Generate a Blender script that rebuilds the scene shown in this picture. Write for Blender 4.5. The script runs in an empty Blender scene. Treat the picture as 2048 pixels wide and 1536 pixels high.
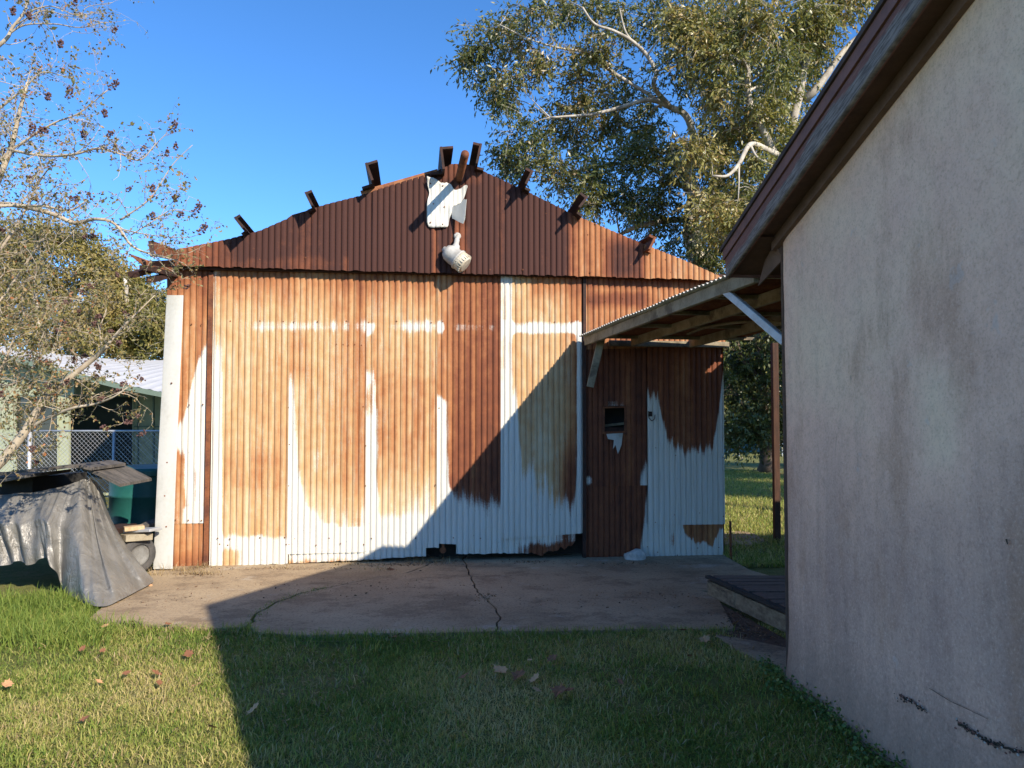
import bpy, bmesh, math, random
import numpy as np
from mathutils import Vector, Matrix, noise as mnoise

random.seed(7)
RNG = np.random.default_rng(11)
S = bpy.context.scene
COL = S.collection

# ------------------------------------------------------------------ camera
CAM_H, FPX, PITCH, PPY = 1.55, 1500.0, math.radians(2.2), 799.4
cam = bpy.data.cameras.new('camera')
cam.sensor_width = 36.0
cam.lens = 36.0 * FPX / 2048.0
cam.shift_y = (PPY - 768.0) / 2048.0
cam.clip_start, cam.clip_end = 0.05, 2000.0
cam_o = bpy.data.objects.new('camera', cam)
COL.objects.link(cam_o)
cam_o.location = (0, 0, CAM_H)
cam_o.rotation_euler = (math.pi / 2 + PITCH, 0, 0)
S.camera = cam_o

# ------------------------------------------------------------------ light
SUN_TO = Vector((-1.13, 1.32, -1.0)).normalized()          # direction the sunlight travels
sun_el = math.asin(-SUN_TO.z)
sun_rot = math.atan2(-SUN_TO.x, -SUN_TO.y)
world = bpy.data.worlds.new('World')
S.world = world
world.use_nodes = True
wn, wl = world.node_tree.nodes, world.node_tree.links
wn.clear()
w_out = wn.new('ShaderNodeOutputWorld')
w_bg = wn.new('ShaderNodeBackground')
w_sky = wn.new('ShaderNodeTexSky')
w_sky.sky_type = 'NISHITA'
w_sky.sun_disc = False
w_sky.sun_elevation = sun_el
w_sky.sun_rotation = sun_rot
w_sky.altitude = 1500
w_sky.air_density = 0.85
w_sky.dust_density = 0.0
w_sky.ozone_density = 5.0
w_hs = wn.new('ShaderNodeHueSaturation')
w_hs.inputs['Saturation'].default_value = 1.14
w_bg.inputs['Strength'].default_value = 0.15
wl.new(w_sky.outputs[0], w_hs.inputs['Color'])
wl.new(w_hs.outputs[0], w_bg.inputs['Color'])
wl.new(w_bg.outputs[0], w_out.inputs['Surface'])

sun = bpy.data.lights.new('sun', 'SUN')
sun.energy = 4.3
sun.angle = math.radians(0.5)
sun.color = (1.0, 0.88, 0.72)
sun_o = bpy.data.objects.new('sun', sun)
COL.objects.link(sun_o)
sun_o.rotation_euler = SUN_TO.to_track_quat('-Z', 'Y').to_euler()
sun_o.location = (8, -10, 12)

S.view_settings.view_transform = 'Standard'
S.view_settings.look = 'None'
S.view_settings.exposure = 1.0
S.view_settings.gamma = 1.0
S.view_settings.use_curve_mapping = False
S.render.engine = 'CYCLES'
S.cycles.max_bounces = 8
S.cycles.use_denoising = True
try:
    S.cycles.denoiser = 'OPENIMAGEDENOISE'
except Exception:
    pass

# ------------------------------------------------------------------ surveying helpers
_cp, _sp = math.cos(PITCH), math.sin(PITCH)
def ray(px, py):
    x, y = (px - 1024.0) / FPX, (PPY - py) / FPX
    return Vector((x, _cp - _sp * y, _sp + _cp * y))
def at(px, py, Y):
    d = ray(px, py)
    return Vector((0, 0, CAM_H)) + d * (Y / d.y)
def on_ground(px, py, z=0.0):
    d = ray(px, py)
    t = (z - CAM_H) / d.z
    return Vector((d.x * t, d.y * t, z))
def project(P):
    """world (N,3) array -> survey coordinates (used to lay out the wear on the sheets)"""
    x, y, z = P[:, 0], P[:, 1], P[:, 2] - CAM_H
    f = y * _cp + z * _sp
    u = -y * _sp + z * _cp
    return 1024 + FPX * x / f, PPY - FPX * u / f
# shed front frame
SH_O = Vector((0, 8.98, 0))
SH_ANG = math.atan(0.125)
SH_R = Matrix.Rotation(SH_ANG, 3, 'Z')
SH_N = SH_R @ Vector((0, -1, 0))
def wuz(px, py, off=0.0):
    d = ray(px, py)
    o = Vector((0, 0, CAM_H))
    p0 = SH_O + SH_N * off
    t = (p0 - o).dot(SH_N) / d.dot(SH_N)
    l = SH_R.inverted() @ (o + d * t - SH_O)
    return l.x, l.z
def sh_world(u, off, z):
    return SH_O + SH_R @ Vector((u, -off, z))

def sm(a, b, x):
    t = np.clip((np.asarray(x, float) - a) / (b - a), 0, 1)
    return t * t * (3 - 2 * t)
def box2(x, y, x0, x1, y0, y1, sx=8.0, sy=10.0):
    return sm(x0 - sx, x0 + sx, x) * (1 - sm(x1 - sx, x1 + sx, x)) * sm(y0 - sy, y0 + sy, y) * (1 - sm(y1 - sy, y1 + sy, y))
def vnoise(x, y, seed=0):
    """cheap smooth value noise on arrays"""
    x = np.asarray(x, float); y = np.asarray(y, float)
    xi, yi = np.floor(x).astype(int), np.floor(y).astype(int)
    fx, fy = x - xi, y - yi
    fx, fy = fx * fx * (3 - 2 * fx), fy * fy * (3 - 2 * fy)
    def h(a, b):
        n = (a * 374761393 + b * 668265263 + seed * 144269) & 0x7fffffff
        n = ((n ^ (n >> 13)) * 1274126177) & 0x7fffffff
        return ((n ^ (n >> 16)) & 0xffff) / 65535.0
    return (h(xi, yi) * (1 - fx) + h(xi + 1, yi) * fx) * (1 - fy) + (h(xi, yi + 1) * (1 - fx) + h(xi + 1, yi + 1) * fx) * fy

# ------------------------------------------------------------------ object helpers
def tag(o, label=None, cat=None, group=None, kind=None):
    if label: o['label'] = label
    if cat: o['category'] = cat
    if group: o['group'] = group
    if kind: o['kind'] = kind
    return o
def empty(name, loc=(0, 0, 0), rz=0.0, **k):
    o = bpy.data.objects.new(name, None)
    COL.objects.link(o)
    o.location = loc
    o.rotation_euler = (0, 0, rz)
    o.empty_display_size = 0.2
    return tag(o, **k)
def link_mesh(name, me, mat, parent=None, smooth=False):
    o = bpy.data.objects.new(name, me)
    COL.objects.link(o)
    if mat is not None and not me.materials: me.materials.append(mat)
    if parent is not None: o.parent = parent
    if smooth:
        me.polygons.foreach_set('use_smooth', [True] * len(me.polygons))
    return o
class MB:
    """collects simple solids into one mesh"""
    def __init__(self): self.v, self.f = [], []
    def add(self, vs, fs):
        b = len(self.v)
        self.v += [tuple(p) for p in vs]
        self.f += [tuple(b + i for i in f) for f in fs]
    def box(self, c, s, M=None):
        hx, hy, hz = s[0] / 2, s[1] / 2, s[2] / 2
        vs = [Vector((x, y, z)) for x in (-hx, hx) for y in (-hy, hy) for z in (-hz, hz)]
        if M is not None: vs = [M @ p for p in vs]
        vs = [p + Vector(c) for p in vs]
        self.add(vs, [(0, 1, 3, 2), (4, 6, 7, 5), (0, 4, 5, 1), (2, 3, 7, 6), (0, 2, 6, 4), (1, 5, 7, 3)])
        return self
    def bar(self, a, b, w, h, up=(0, 0, 1)):
        """rectangular bar from a to b, width w, height h"""
        a, b = Vector(a), Vector(b)
        d = (b - a).normalized()
        sx = d.cross(Vector(up)).normalized()
        uz = sx.cross(d).normalized()
        vs = []
        for p in (a, b):
            for i, j in ((-1, -1), (1, -1), (1, 1), (-1, 1)):
                vs.append(p + sx * (i * w / 2) + uz * (j * h / 2))
        self.add(vs, [(0, 1, 2, 3), (7, 6, 5, 4), (0, 4, 5, 1), (1, 5, 6, 2), (2, 6, 7, 3), (3, 7, 4, 0)])
        return self
    def tube(self, pts, radii, seg=6, cap=True):
        pts = [Vector(p) for p in pts]
        if not hasattr(radii, '__len__'): radii = [radii] * len(pts)
        b = len(self.v)
        prev = None
        for i, p in enumerate(pts):
            d = (pts[min(i + 1, len(pts) - 1)] - pts[max(i - 1, 0)])
            if d.length < 1e-9: d = Vector((0, 0, 1))
            d.normalize()
            if prev is None:
                prev = d.orthogonal().normalized()
            s = (prev - d * prev.dot(d))
            s = s.normalized() if s.length > 1e-6 else d.orthogonal().normalized()
            prev = s
            t = d.cross(s)
            for k in range(seg):
                a = 2 * math.pi * k / seg
                self.v.append(tuple(p + (s * math.cos(a) + t * math.sin(a)) * radii[i]))
        for i in range(len(pts) - 1):
            for k in range(seg):
                k2 = (k + 1) % seg
                self.f.append((b + i * seg + k, b + i * seg + k2, b + (i + 1) * seg + k2, b + (i + 1) * seg + k))
        if cap:
            self.f.append(tuple(b + k for k in reversed(range(seg))))
            self.f.append(tuple(b + (len(pts) - 1) * seg + k for k in range(seg)))
        return self
    def lathe(self, prof, M, seg=20):
        """prof: (radius, height) pairs revolved round local z, placed by M"""
        b = len(self.v)
        for r, h in prof:
            for k in range(seg):
                a = 2 * math.pi * k / seg
                self.v.append(tuple(M @ Vector((r * math.cos(a), r * math.sin(a), h))))
        for i in range(len(prof) - 1):
            for k in range(seg):
                k2 = (k + 1) % seg
                self.f.append((b + i * seg + k, b + i * seg + k2, b + (i + 1) * seg + k2, b + (i + 1) * seg + k))
        return self
    def poly(self, pts, depth):
        """flat polygon extruded along vector depth"""
        n = len(pts)
        pts = [Vector(p) for p in pts]
        self.add(pts + [p + Vector(depth) for p in pts],
                 [tuple(range(n)), tuple(reversed(range(n, 2 * n)))] + [(i, i + n, (i + 1) % n + n, (i + 1) % n) for i in range(n)])
        return self
    def build(self, name, mat, parent=None, smooth=False, bevel=0.0):
        me = bpy.data.meshes.new(name)
        me.from_pydata(self.v, [], self.f)
        bm = bmesh.new(); bm.from_mesh(me)
        bmesh.ops.recalc_face_normals(bm, faces=bm.faces)
        if bevel > 0:
            es = [e for e in bm.edges if len(e.link_faces) == 2 and e.calc_face_angle(0) > 0.6]
            bmesh.ops.bevel(bm, geom=es, offset=bevel, segments=1, affect='EDGES')
        bm.to_mesh(me); bm.free()
        me.update()
        return link_mesh(name, me, mat, parent, smooth)
def np_mesh(name, V, F, attrs=None, mat=None, parent=None, smooth=False):
    """V (N,3), F (M,k) arrays"""
    me = bpy.data.meshes.new(name)
    V = np.asarray(V, np.float32); F = np.asarray(F, np.int32)
    m, k = F.shape
    me.vertices.add(len(V)); me.vertices.foreach_set('co', V.ravel())
    me.loops.add(m * k); me.loops.foreach_set('vertex_index', F.ravel())
    me.polygons.add(m)
    me.polygons.foreach_set('loop_start', np.arange(0, m * k, k, dtype=np.int32))
    try: me.polygons.foreach_set('loop_total', np.full(m, k, np.int32))
    except Exception: pass
    if smooth: me.polygons.foreach_set('use_smooth', np.ones(m, bool))
    for n, a in (attrs or {}).items():
        at_ = me.attributes.new(n, 'FLOAT', 'POINT')
        at_.data.foreach_set('value', np.asarray(a, np.float32))
    me.update(calc_edges=True)
    me.validate()
    return link_mesh(name, me, mat, parent)
def grid_faces(nu, nv):
    i = np.arange(nu - 1)[:, None]; j = np.arange(nv - 1)[None, :]
    a = i * nv + j
    return np.stack([a, a + nv, a + nv + 1, a + 1], -1).reshape(-1, 4)
def smooth_path(pts, n=5):
    """Catmull-Rom through points"""
    pts = [Vector(p) for p in pts]
    if len(pts) < 3: return pts
    P = [pts[0] * 2 - pts[1]] + pts + [pts[-1] * 2 - pts[-2]]
    out = []
    for i in range(1, len(P) - 2):
        for k in range(n):
            t = k / n
            a, b, c, d = P[i - 1], P[i], P[i + 1], P[i + 2]
            out.append(0.5 * ((2 * b) + (c - a) * t + (2 * a - 5 * b + 4 * c - d) * t * t + (3 * b - a - 3 * c + d) * t ** 3))
    out.append(pts[-1])
    return out

# ------------------------------------------------------------------ materials
class NT:
    def __init__(self, name):
        self.m = bpy.data.materials.new(name)
        self.m.use_nodes = True
        self.t = self.m.node_tree
        self.t.nodes.clear()
        self.out = self.t.nodes.new('ShaderNodeOutputMaterial')
    def put(self, sock, v):
        if v is None: return
        if isinstance(v, bpy.types.NodeSocket): self.t.links.new(v, sock)
        elif hasattr(v, '__len__') and len(v) == 3 and sock.type == 'RGBA': sock.default_value = (*v, 1)
        else: sock.default_value = v
    def node(self, typ, props=None, **inp):
        n = self.t.nodes.new(typ)
        for k, v in (props or {}).items(): setattr(n, k, v)
        for k, v in inp.items(): self.put(n.inputs[k.replace('_', ' ')], v)
        return n
    def coord(self, scale=(1, 1, 1), kind='Object', off=(0, 0, 0)):
        c = self.node('ShaderNodeTexCoord').outputs[kind]
        m = self.node('ShaderNodeMapping')
        self.put(m.inputs['Vector'], c)
        m.inputs['Scale'].default_value = scale
        m.inputs['Location'].default_value = off
        return m.outputs[0]
    def noise(self, vec, scale=5.0, detail=4.0, rough=0.55, dist=0.0):
        return self.node('ShaderNodeTexNoise', Vector=vec, Scale=scale, Detail=detail, Roughness=rough, Distortion=dist).outputs['Fac']
    def math(self, op, a, b=None, clamp=False):
        n = self.node('ShaderNodeMath', {'operation': op, 'use_clamp': clamp})
        self.put(n.inputs[0], a)
        if b is not None: self.put(n.inputs[1], b)
        return n.outputs[0]
    def step(self, x, a, b):
        n = self.node('ShaderNodeMapRange', {'interpolation_type': 'SMOOTHSTEP'})
        self.put(n.inputs['Value'], x)
        n.inputs['From Min'].default_value = a; n.inputs['From Max'].default_value = b
        return n.outputs[0]
    def remap(self, x, a, b, c, d):
        n = self.node('ShaderNodeMapRange')
        self.put(n.inputs['Value'], x)
        for k, v in zip(('From Min', 'From Max', 'To Min', 'To Max'), (a, b, c, d)): n.inputs[k].default_value = v
        return n.outputs[0]
    def mix(self, f, a, b, mode='MIX'):
        n = self.node('ShaderNodeMix', {'data_type': 'RGBA', 'blend_type': mode})
        self.put(n.inputs[0], f); self.put(n.inputs[6], a); self.put(n.inputs[7], b)
        return n.outputs[2]
    def ramp(self, x, stops):
        n = self.node('ShaderNodeValToRGB')
        self.put(n.inputs['Fac'], x)
        el = n.color_ramp.elements
        while len(el) < len(stops): el.new(0.5)
        for e, (p, c) in zip(el, stops):
            e.position = p; e.color = (*c, 1)
        return n.outputs['Color']
    def attr(self, name): return self.node('ShaderNodeAttribute', {'attribute_name': name}).outputs['Fac']
    def bump(self, h, strength=0.3, dist=0.01, nrm=None):
        n = self.node('ShaderNodeBump', Height=h, Strength=strength, Distance=dist)
        if nrm is not None: self.put(n.inputs['Normal'], nrm)
        return n.outputs[0]
    def bsdf(self, color, rough=0.8, normal=None, metallic=0.0, spec=0.3, coat=None):
        n = self.node('ShaderNodeBsdfPrincipled')
        self.put(n.inputs['Base Color'], color); self.put(n.inputs['Roughness'], rough)
        self.put(n.inputs['Metallic'], metallic)
        n.inputs['Specular IOR Level'].default_value = spec
        if normal is not None: self.put(n.inputs['Normal'], normal)
        return n.outputs[0]
    def done(self, shader):
        self.t.links.new(shader, self.out.inputs['Surface'])
        return self.m

def m_rust_sheet():
    n = NT('rusty painted sheet')
    rust, tone = n.attr('rust'), n.attr('tone')
    streak = n.noise(n.coord((38, 38, 1.6)), 1.0, 5, 0.6)
    streak2 = n.noise(n.coord((14, 14, 0.9), off=(3, 1, 7)), 1.0, 4, 0.6)
    fine = n.noise(n.coord(), 70.0, 4, 0.65)
    blot = n.noise(n.coord(off=(9, 2, 4)), 7.0, 5, 0.6)
    f = n.math('ADD', rust, n.math('MULTIPLY', n.math('SUBTRACT', streak, 0.5), 0.80))
    f = n.math('ADD', f, n.math('MULTIPLY', n.math('SUBTRACT', fine, 0.5), 0.45))
    f = n.math('ADD', f, n.math('MULTIPLY', n.math('SUBTRACT', blot, 0.5), 0.30))
    hf = n.noise(n.coord((120, 120, 3.0), off=(2, 5, 5)), 1.0, 4, 0.65)
    f = n.math('ADD', f, n.math('MULTIPLY', n.math('SUBTRACT', hf, 0.5), 0.70))
    grain = n.noise(n.coord((1, 1, 0.6), off=(3, 5, 8)), 190.0, 2, 0.6)
    f = n.math('ADD', f, n.math('MULTIPLY', n.math('SUBTRACT', grain, 0.5), 0.35))
    mask = n.step(f, 0.24, 0.74)
    t = n.math('ADD', tone, n.math('MULTIPLY', n.math('SUBTRACT', streak2, 0.5), 0.42))
    t = n.math('ADD', t, n.math('MULTIPLY', n.math('SUBTRACT', fine, 0.5), 0.22))
    t = n.math('ADD', t, n.math('MULTIPLY', n.math('SUBTRACT', blot, 0.5), 0.38))
    rc = n.ramp(t, [(0.0, (0.52, 0.40, 0.25)), (0.20, (0.45, 0.275, 0.130)), (0.42, (0.33, 0.140, 0.056)),
                    (0.66, (0.175, 0.058, 0.027)), (1.0, (0.052, 0.020, 0.015))])
    dirt = n.step(n.math('ADD', streak, n.math('MULTIPLY', fine, 0.3)), 0.55, 0.95)
    paint = n.mix(n.math('MULTIPLY', dirt, 0.45), (0.58, 0.575, 0.525), (0.40, 0.345, 0.25))
    thin = n.noise(n.coord((20, 20, 2.2), off=(6, 6, 1)), 1.0, 6, 0.65)
    thin = n.math('MULTIPLY', n.step(n.math('ADD', thin, n.math('MULTIPLY', n.math('SUBTRACT', fine, 0.5), 0.5)), 0.46, 0.80), n.remap(tone, 0.2, 0.55, 0.75, 0.0))
    rc = n.mix(n.math('MAXIMUM', thin, 0.0), rc, (0.50, 0.455, 0.335))
    dark = n.step(n.noise(n.coord((30, 30, 1.1), off=(1, 7, 2)), 1.0, 4, 0.6), 0.58, 0.78)
    rc = n.mix(n.math('MULTIPLY', dark, 0.45), rc, n.mix(1.0, rc, (0.50, 0.36, 0.30), 'MULTIPLY'))
    col = n.mix(mask, paint, rc)
    chips = n.step(n.noise(n.coord((9, 9, 5), off=(5, 5, 5)), 4.0, 3, 0.7), 0.70, 0.74)
    col = n.mix(n.math('MULTIPLY', chips, n.math('SUBTRACT', 1.0, mask)), col, (0.10, 0.085, 0.075))
    h = n.math('ADD', n.math('MULTIPLY', fine, 0.6), n.math('MULTIPLY', mask, -0.5))
    return n.done(n.bsdf(col, n.remap(mask, 0, 1, 0.5, 0.85), n.bump(h, 0.35, 0.003), spec=0.3))
def m_simple(name, c1, c2, scale=6.0, stretch=(1, 1, 1), rough=0.8, bump=0.2, bd=0.004, lo=0.35, hi=0.65, metallic=0.0, spec=0.3, c3=None):
    n = NT(name)
    a = n.noise(n.coord(stretch), scale, 6, 0.62)
    b = n.noise(n.coord(off=(4, 3, 2)), scale * 9, 3, 0.6)
    x = n.math('ADD', n.math('MULTIPLY', a, 0.75), n.math('MULTIPLY', b, 0.25))
    col = n.mix(n.step(x, lo, hi), c1, c2)
    if c3 is not None:
        d = n.noise(n.coord(stretch, off=(11, 7, 5)), scale * 0.55, 5, 0.65)
        col = n.mix(n.step(d, 0.52, 0.66), col, c3)
    return n.done(n.bsdf(col, rough, n.bump(x, bump, bd), metallic, spec))
def m_leaf(name, stops, trans=0.35, rough=0.5, spec=0.4):
    n = NT(name)
    col = n.ramp(n.attr('hue'), stops)
    p = n.bsdf(col, rough, spec=spec)
    tr = n.node('ShaderNodeBsdfTranslucent')
    n.put(tr.inputs['Color'], n.mix(1.0, col, (1.0, 1.0, 0.55), 'MULTIPLY'))
    mx = n.node('ShaderNodeMixShader')
    mx.inputs[0].default_value = trans
    n.t.links.new(p, mx.inputs[1]); n.t.links.new(tr.outputs[0], mx.inputs[2])
    return n.done(mx.outputs[0])

M = {}
M['sheet'] = m_rust_sheet()
M['dark_steel'] = m_simple('rusted dark steel', (0.022, 0.015, 0.013), (0.06, 0.026, 0.018), 9.0, rough=0.8, bump=0.4)
M['rust_steel'] = m_simple('brown rusted steel', (0.085, 0.032, 0.020), (0.22, 0.080, 0.032), 7.0, rough=0.85, bump=0.4)
M['flash'] = m_simple('orange rusted flashing', (0.15, 0.05, 0.025), (0.33, 0.14, 0.06), 6.0, rough=0.8, bump=0.3)
M['white_metal'] = m_simple('weathered white metal', (0.45, 0.455, 0.43), (0.36, 0.36, 0.325), 3.2, (1, 1, 0.35), rough=0.5, bump=0.15, c3=(0.27, 0.255, 0.215), lo=0.4, hi=0.7)
M['torn_white'] = m_simple('old white sheet', (0.56, 0.55, 0.50), (0.49, 0.475, 0.42), 9.0, (3, 1, .6), rough=0.55, bump=0.1)
M['lamp_body'] = m_simple('chalky lamp metal', (0.44, 0.43, 0.395), (0.33, 0.315, 0.28), 14.0, rough=0.55, bump=0.2)
M['lamp_lens'] = m_simple('cream ribbed glass', (0.58, 0.53, 0.42), (0.44, 0.38, 0.28), 20.0, rough=0.3, bump=0.1, spec=0.5)
M['beam_wood'] = m_simple('weathered pale beam wood', (0.32, 0.28, 0.20), (0.19, 0.155, 0.10), 6.0, (1, 1, 1), rough=0.85, bump=0.4, c3=(0.12, 0.10, 0.07))
M['brace_paint'] = m_simple('chalky white brace paint', (0.60, 0.59, 0.56), (0.46, 0.44, 0.40), 5.0, rough=0.7, bump=0.2)
M['deck_wood'] = m_simple('dark damp deck wood', (0.18, 0.13, 0.10), (0.085, 0.062, 0.050), 5.0, (1, 9, 9), rough=0.85, bump=0.5)
M['deck_side'] = m_simple('stained pale deck side', (0.22, 0.18, 0.12), (0.10, 0.078, 0.052), 4.0, (2, 2, 6), rough=0.85, bump=0.4, c3=(0.05, 0.04, 0.03))
M['post_wood'] = m_simple('red brown post', (0.075, 0.036, 0.022), (0.045, 0.024, 0.016), 5.0, (6, 6, 1), rough=0.85, bump=0.4)
M['soffit'] = m_simple('brown stained soffit', (0.135, 0.072, 0.045), (0.085, 0.046, 0.030), 5.0, rough=0.85, bump=0.3)
M['frieze'] = m_simple('brown frieze board', (0.18, 0.115, 0.085), (0.12, 0.075, 0.055), 6.0, rough=0.85, bump=0.3)
M['trim_red'] = m_simple('faded red trim', (0.225, 0.105, 0.080), (0.15, 0.075, 0.06), 5.0, rough=0.75, bump=0.3)
M['shingle'] = m_simple('dark shingle', (0.05, 0.035, 0.03), (0.09, 0.06, 0.05), 8.0, rough=0.95, bump=0.5)
M['galv'] = m_simple('galvanised steel', (0.50, 0.51, 0.52), (0.38, 0.39, 0.40), 8.0, rough=0.45, bump=0.05, metallic=0.4)
M['rim'] = m_simple('dusty wheel rim', (0.20, 0.20, 0.19), (0.13, 0.125, 0.115), 9.0, rough=0.7, bump=0.2)
M['rubber'] = m_simple('dusty rubber', (0.04, 0.04, 0.04), (0.09, 0.085, 0.08), 9.0, rough=0.85, bump=0.3)
M['black_board'] = m_simple('weathered black roofing', (0.05, 0.047, 0.043), (0.13, 0.115, 0.10), 5.0, (1, 3, 1), rough=0.9, bump=0.5)
M['tank_green'] = m_simple('dark green plastic', (0.012, 0.085, 0.075), (0.02, 0.11, 0.095), 3.0, rough=0.45, bump=0.05)
M['plywood'] = m_simple('pale cut wood', (0.50, 0.37, 0.22), (0.36, 0.25, 0.14), 7.0, (1, 6, 1), rough=0.85, bump=0.3)
M['house_green'] = m_simple('pale green siding', (0.35, 0.375, 0.255), (0.29, 0.32, 0.215), 3.0, rough=0.75, bump=0.1)
M['house_green_dark'] = m_simple('dark green siding board', (0.15, 0.20, 0.16), (0.12, 0.165, 0.13), 3.0, rough=0.75, bump=0.1)
M['white_roof'] = m_simple('white metal roof', (0.56, 0.56, 0.55), (0.50, 0.50, 0.49), 1.5, rough=0.4, bump=0.03)
M['teal'] = m_simple('teal siding', (0.05, 0.17, 0.21), (0.04, 0.13, 0.16), 3.0, rough=0.75, bump=0.1)
M['stone'] = m_simple('pale stone', (0.52, 0.51, 0.47), (0.33, 0.32, 0.29), 14.0, rough=0.9, bump=0.6)
M['bark_pale'] = m_simple('pale grey bark', (0.50, 0.46, 0.39), (0.26, 0.23, 0.19), 5.0, (1, 1, 0.4), rough=0.9, bump=0.5, bd=0.02)
M['bark_dark'] = m_simple('dark brown bark', (0.14, 0.11, 0.085), (0.08, 0.06, 0.045), 5.0, (1, 1, 0.4), rough=0.95, bump=0.6, bd=0.02)
M['bark_myrtle'] = m_simple('smooth buff bark', (0.46, 0.39, 0.29), (0.29, 0.235, 0.17), 9.0, (1, 1, 0.5), rough=0.8, bump=0.3)
M['seed'] = m_simple('dark seed capsules', (0.075, 0.035, 0.035), (0.12, 0.065, 0.05), 60.0, rough=0.7, bump=0.2)
M['dead_leaf'] = m_simple('dry brown leaf', (0.26, 0.115, 0.055), (0.15, 0.065, 0.035), 20.0, rough=0.8, bump=0.3)
M['dead_leaf_pale'] = m_simple('pale dry leaf', (0.56, 0.33, 0.17), (0.42, 0.21, 0.10), 20.0, rough=0.8, bump=0.3)
M['soil'] = m_simple('dark soil and litter', (0.075, 0.050, 0.036), (0.14, 0.095, 0.065), 14.0, rough=0.95, bump=0.7, bd=0.02)
M['crack'] = m_simple('dark crack dirt', (0.03, 0.026, 0.022), (0.06, 0.05, 0.035), 14.0, rough=0.95, bump=0.5)
M['black'] = m_simple('dull black', (0.02, 0.02, 0.02), (0.035, 0.033, 0.03), 8.0, rough=0.9, bump=0.1)
M['leaf_pecan'] = m_leaf('olive leaf', [(0.0, (0.050, 0.070, 0.018)), (0.35, (0.145, 0.160, 0.038)), (0.7, (0.27, 0.245, 0.070)), (1.0, (0.36, 0.25, 0.10))], 0.30, 0.42, 0.6)
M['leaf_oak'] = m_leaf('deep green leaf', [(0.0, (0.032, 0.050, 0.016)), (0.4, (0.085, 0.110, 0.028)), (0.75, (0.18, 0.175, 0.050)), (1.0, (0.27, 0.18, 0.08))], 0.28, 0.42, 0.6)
M['leaf_shrub'] = m_leaf('yellow olive leaf', [(0.0, (0.10, 0.11, 0.028)), (0.5, (0.24, 0.215, 0.060)), (1.0, (0.38, 0.29, 0.11))], 0.35)
M['leaf_myrtle'] = m_leaf('fading myrtle leaf', [(0.0, (0.07, 0.085, 0.030)), (0.5, (0.22, 0.20, 0.080)), (0.8, (0.32, 0.22, 0.10)), (1.0, (0.38, 0.15, 0.06))], 0.30)
M['grass'] = m_leaf('lawn blade', [(0.0, (0.075, 0.140, 0.022)), (0.45, (0.215, 0.280, 0.055)), (0.75, (0.39, 0.37, 0.115)), (1.0, (0.56, 0.46, 0.22))], 0.35, 0.6, 0.25)
M['clover'] = m_leaf('broad weed leaf', [(0.0, (0.06, 0.115, 0.025)), (1.0, (0.15, 0.21, 0.05))], 0.25)
M['crumbs'] = m_leaf('leaf crumbs', [(0.0, (0.05, 0.03, 0.018)), (0.6, (0.15, 0.08, 0.04)), (1.0, (0.32, 0.20, 0.10))], 0.1)
M['straw'] = m_leaf('dry straw', [(0.0, (0.22, 0.15, 0.07)), (1.0, (0.42, 0.32, 0.17))], 0.2)

def m_ground():
    n = NT('lawn soil and thatch')
    a = n.noise(n.coord(), 0.8, 5, 0.6)
    b = n.noise(n.coord(off=(3, 3, 3)), 9.0, 5, 0.65)
    c = n.noise(n.coord(off=(1, 8, 3)), 90.0, 3, 0.65)
    x = n.math('ADD', n.math('MULTIPLY', a, 0.5), n.math('MULTIPLY', b, 0.5))
    col = n.ramp(x, [(0.3, (0.10, 0.130, 0.034)), (0.5, (0.20, 0.205, 0.062)), (0.65, (0.33, 0.27, 0.115))])
    col = n.mix(n.step(c, 0.35, 0.7), n.mix(0.55, col, (0.03, 0.035, 0.015)), col)
    return n.done(n.bsdf(col, 0.95, n.bump(n.math('ADD', b, n.math('MULTIPLY', c, 0.4)), 0.8, 0.03), spec=0.1))
M['ground'] = m_ground()
def m_concrete():
    n = NT('old stained concrete')
    a = n.noise(n.coord(), 0.9, 6, 0.62)
    b = n.noise(n.coord(off=(5, 2, 1)), 4.5, 6, 0.7)
    c = n.noise(n.coord(off=(2, 2, 9)), 130.0, 3, 0.7)
    v = n.node('ShaderNodeTexVoronoi', {'feature': 'F1'}, Vector=n.coord(), Scale=95.0).outputs['Distance']
    col = n.ramp(a, [(0.30, (0.27, 0.195, 0.120)), (0.5, (0.355, 0.270, 0.172)), (0.7, (0.43, 0.335, 0.215))])
    col = n.mix(n.math('MULTIPLY', n.step(b, 0.56, 0.70), 0.5), col, (0.19, 0.135, 0.09))
    col = n.mix(n.math('MULTIPLY', n.step(n.noise(n.coord(off=(7, 9, 1)), 2.2, 5, 0.6), 0.60, 0.70), 0.35), col, (0.52, 0.49, 0.43))
    col = n.mix(n.math('MULTIPLY', n.step(c, 0.58, 0.68), 0.55), col, (0.11, 0.095, 0.08))
    d2 = n.noise(n.coord((1, 1.3, 1), off=(1, 3, 3)), 1.9, 9, 0.72)
    col = n.mix(n.math('MULTIPLY', n.step(d2, 0.48, 0.62), 0.62), col, (0.165, 0.120, 0.080))
    sp = n.noise(n.coord(off=(8, 2, 9)), 42.0, 5, 0.8)
    col = n.mix(n.math('MULTIPLY', n.step(sp, 0.53, 0.62), 0.75), col, (0.105, 0.082, 0.062))
    col = n.mix(n.math('MULTIPLY', n.step(sp, 0.42, 0.34), 0.35), col, (0.50, 0.41, 0.29))
    h = n.math('ADD', n.math('MULTIPLY', c, 0.6), n.math('MULTIPLY', b, 0.8))
    return n.done(n.bsdf(col, 0.92, n.bump(h, 0.5, 0.006), spec=0.15))
M['concrete'] = m_concrete()
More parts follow.
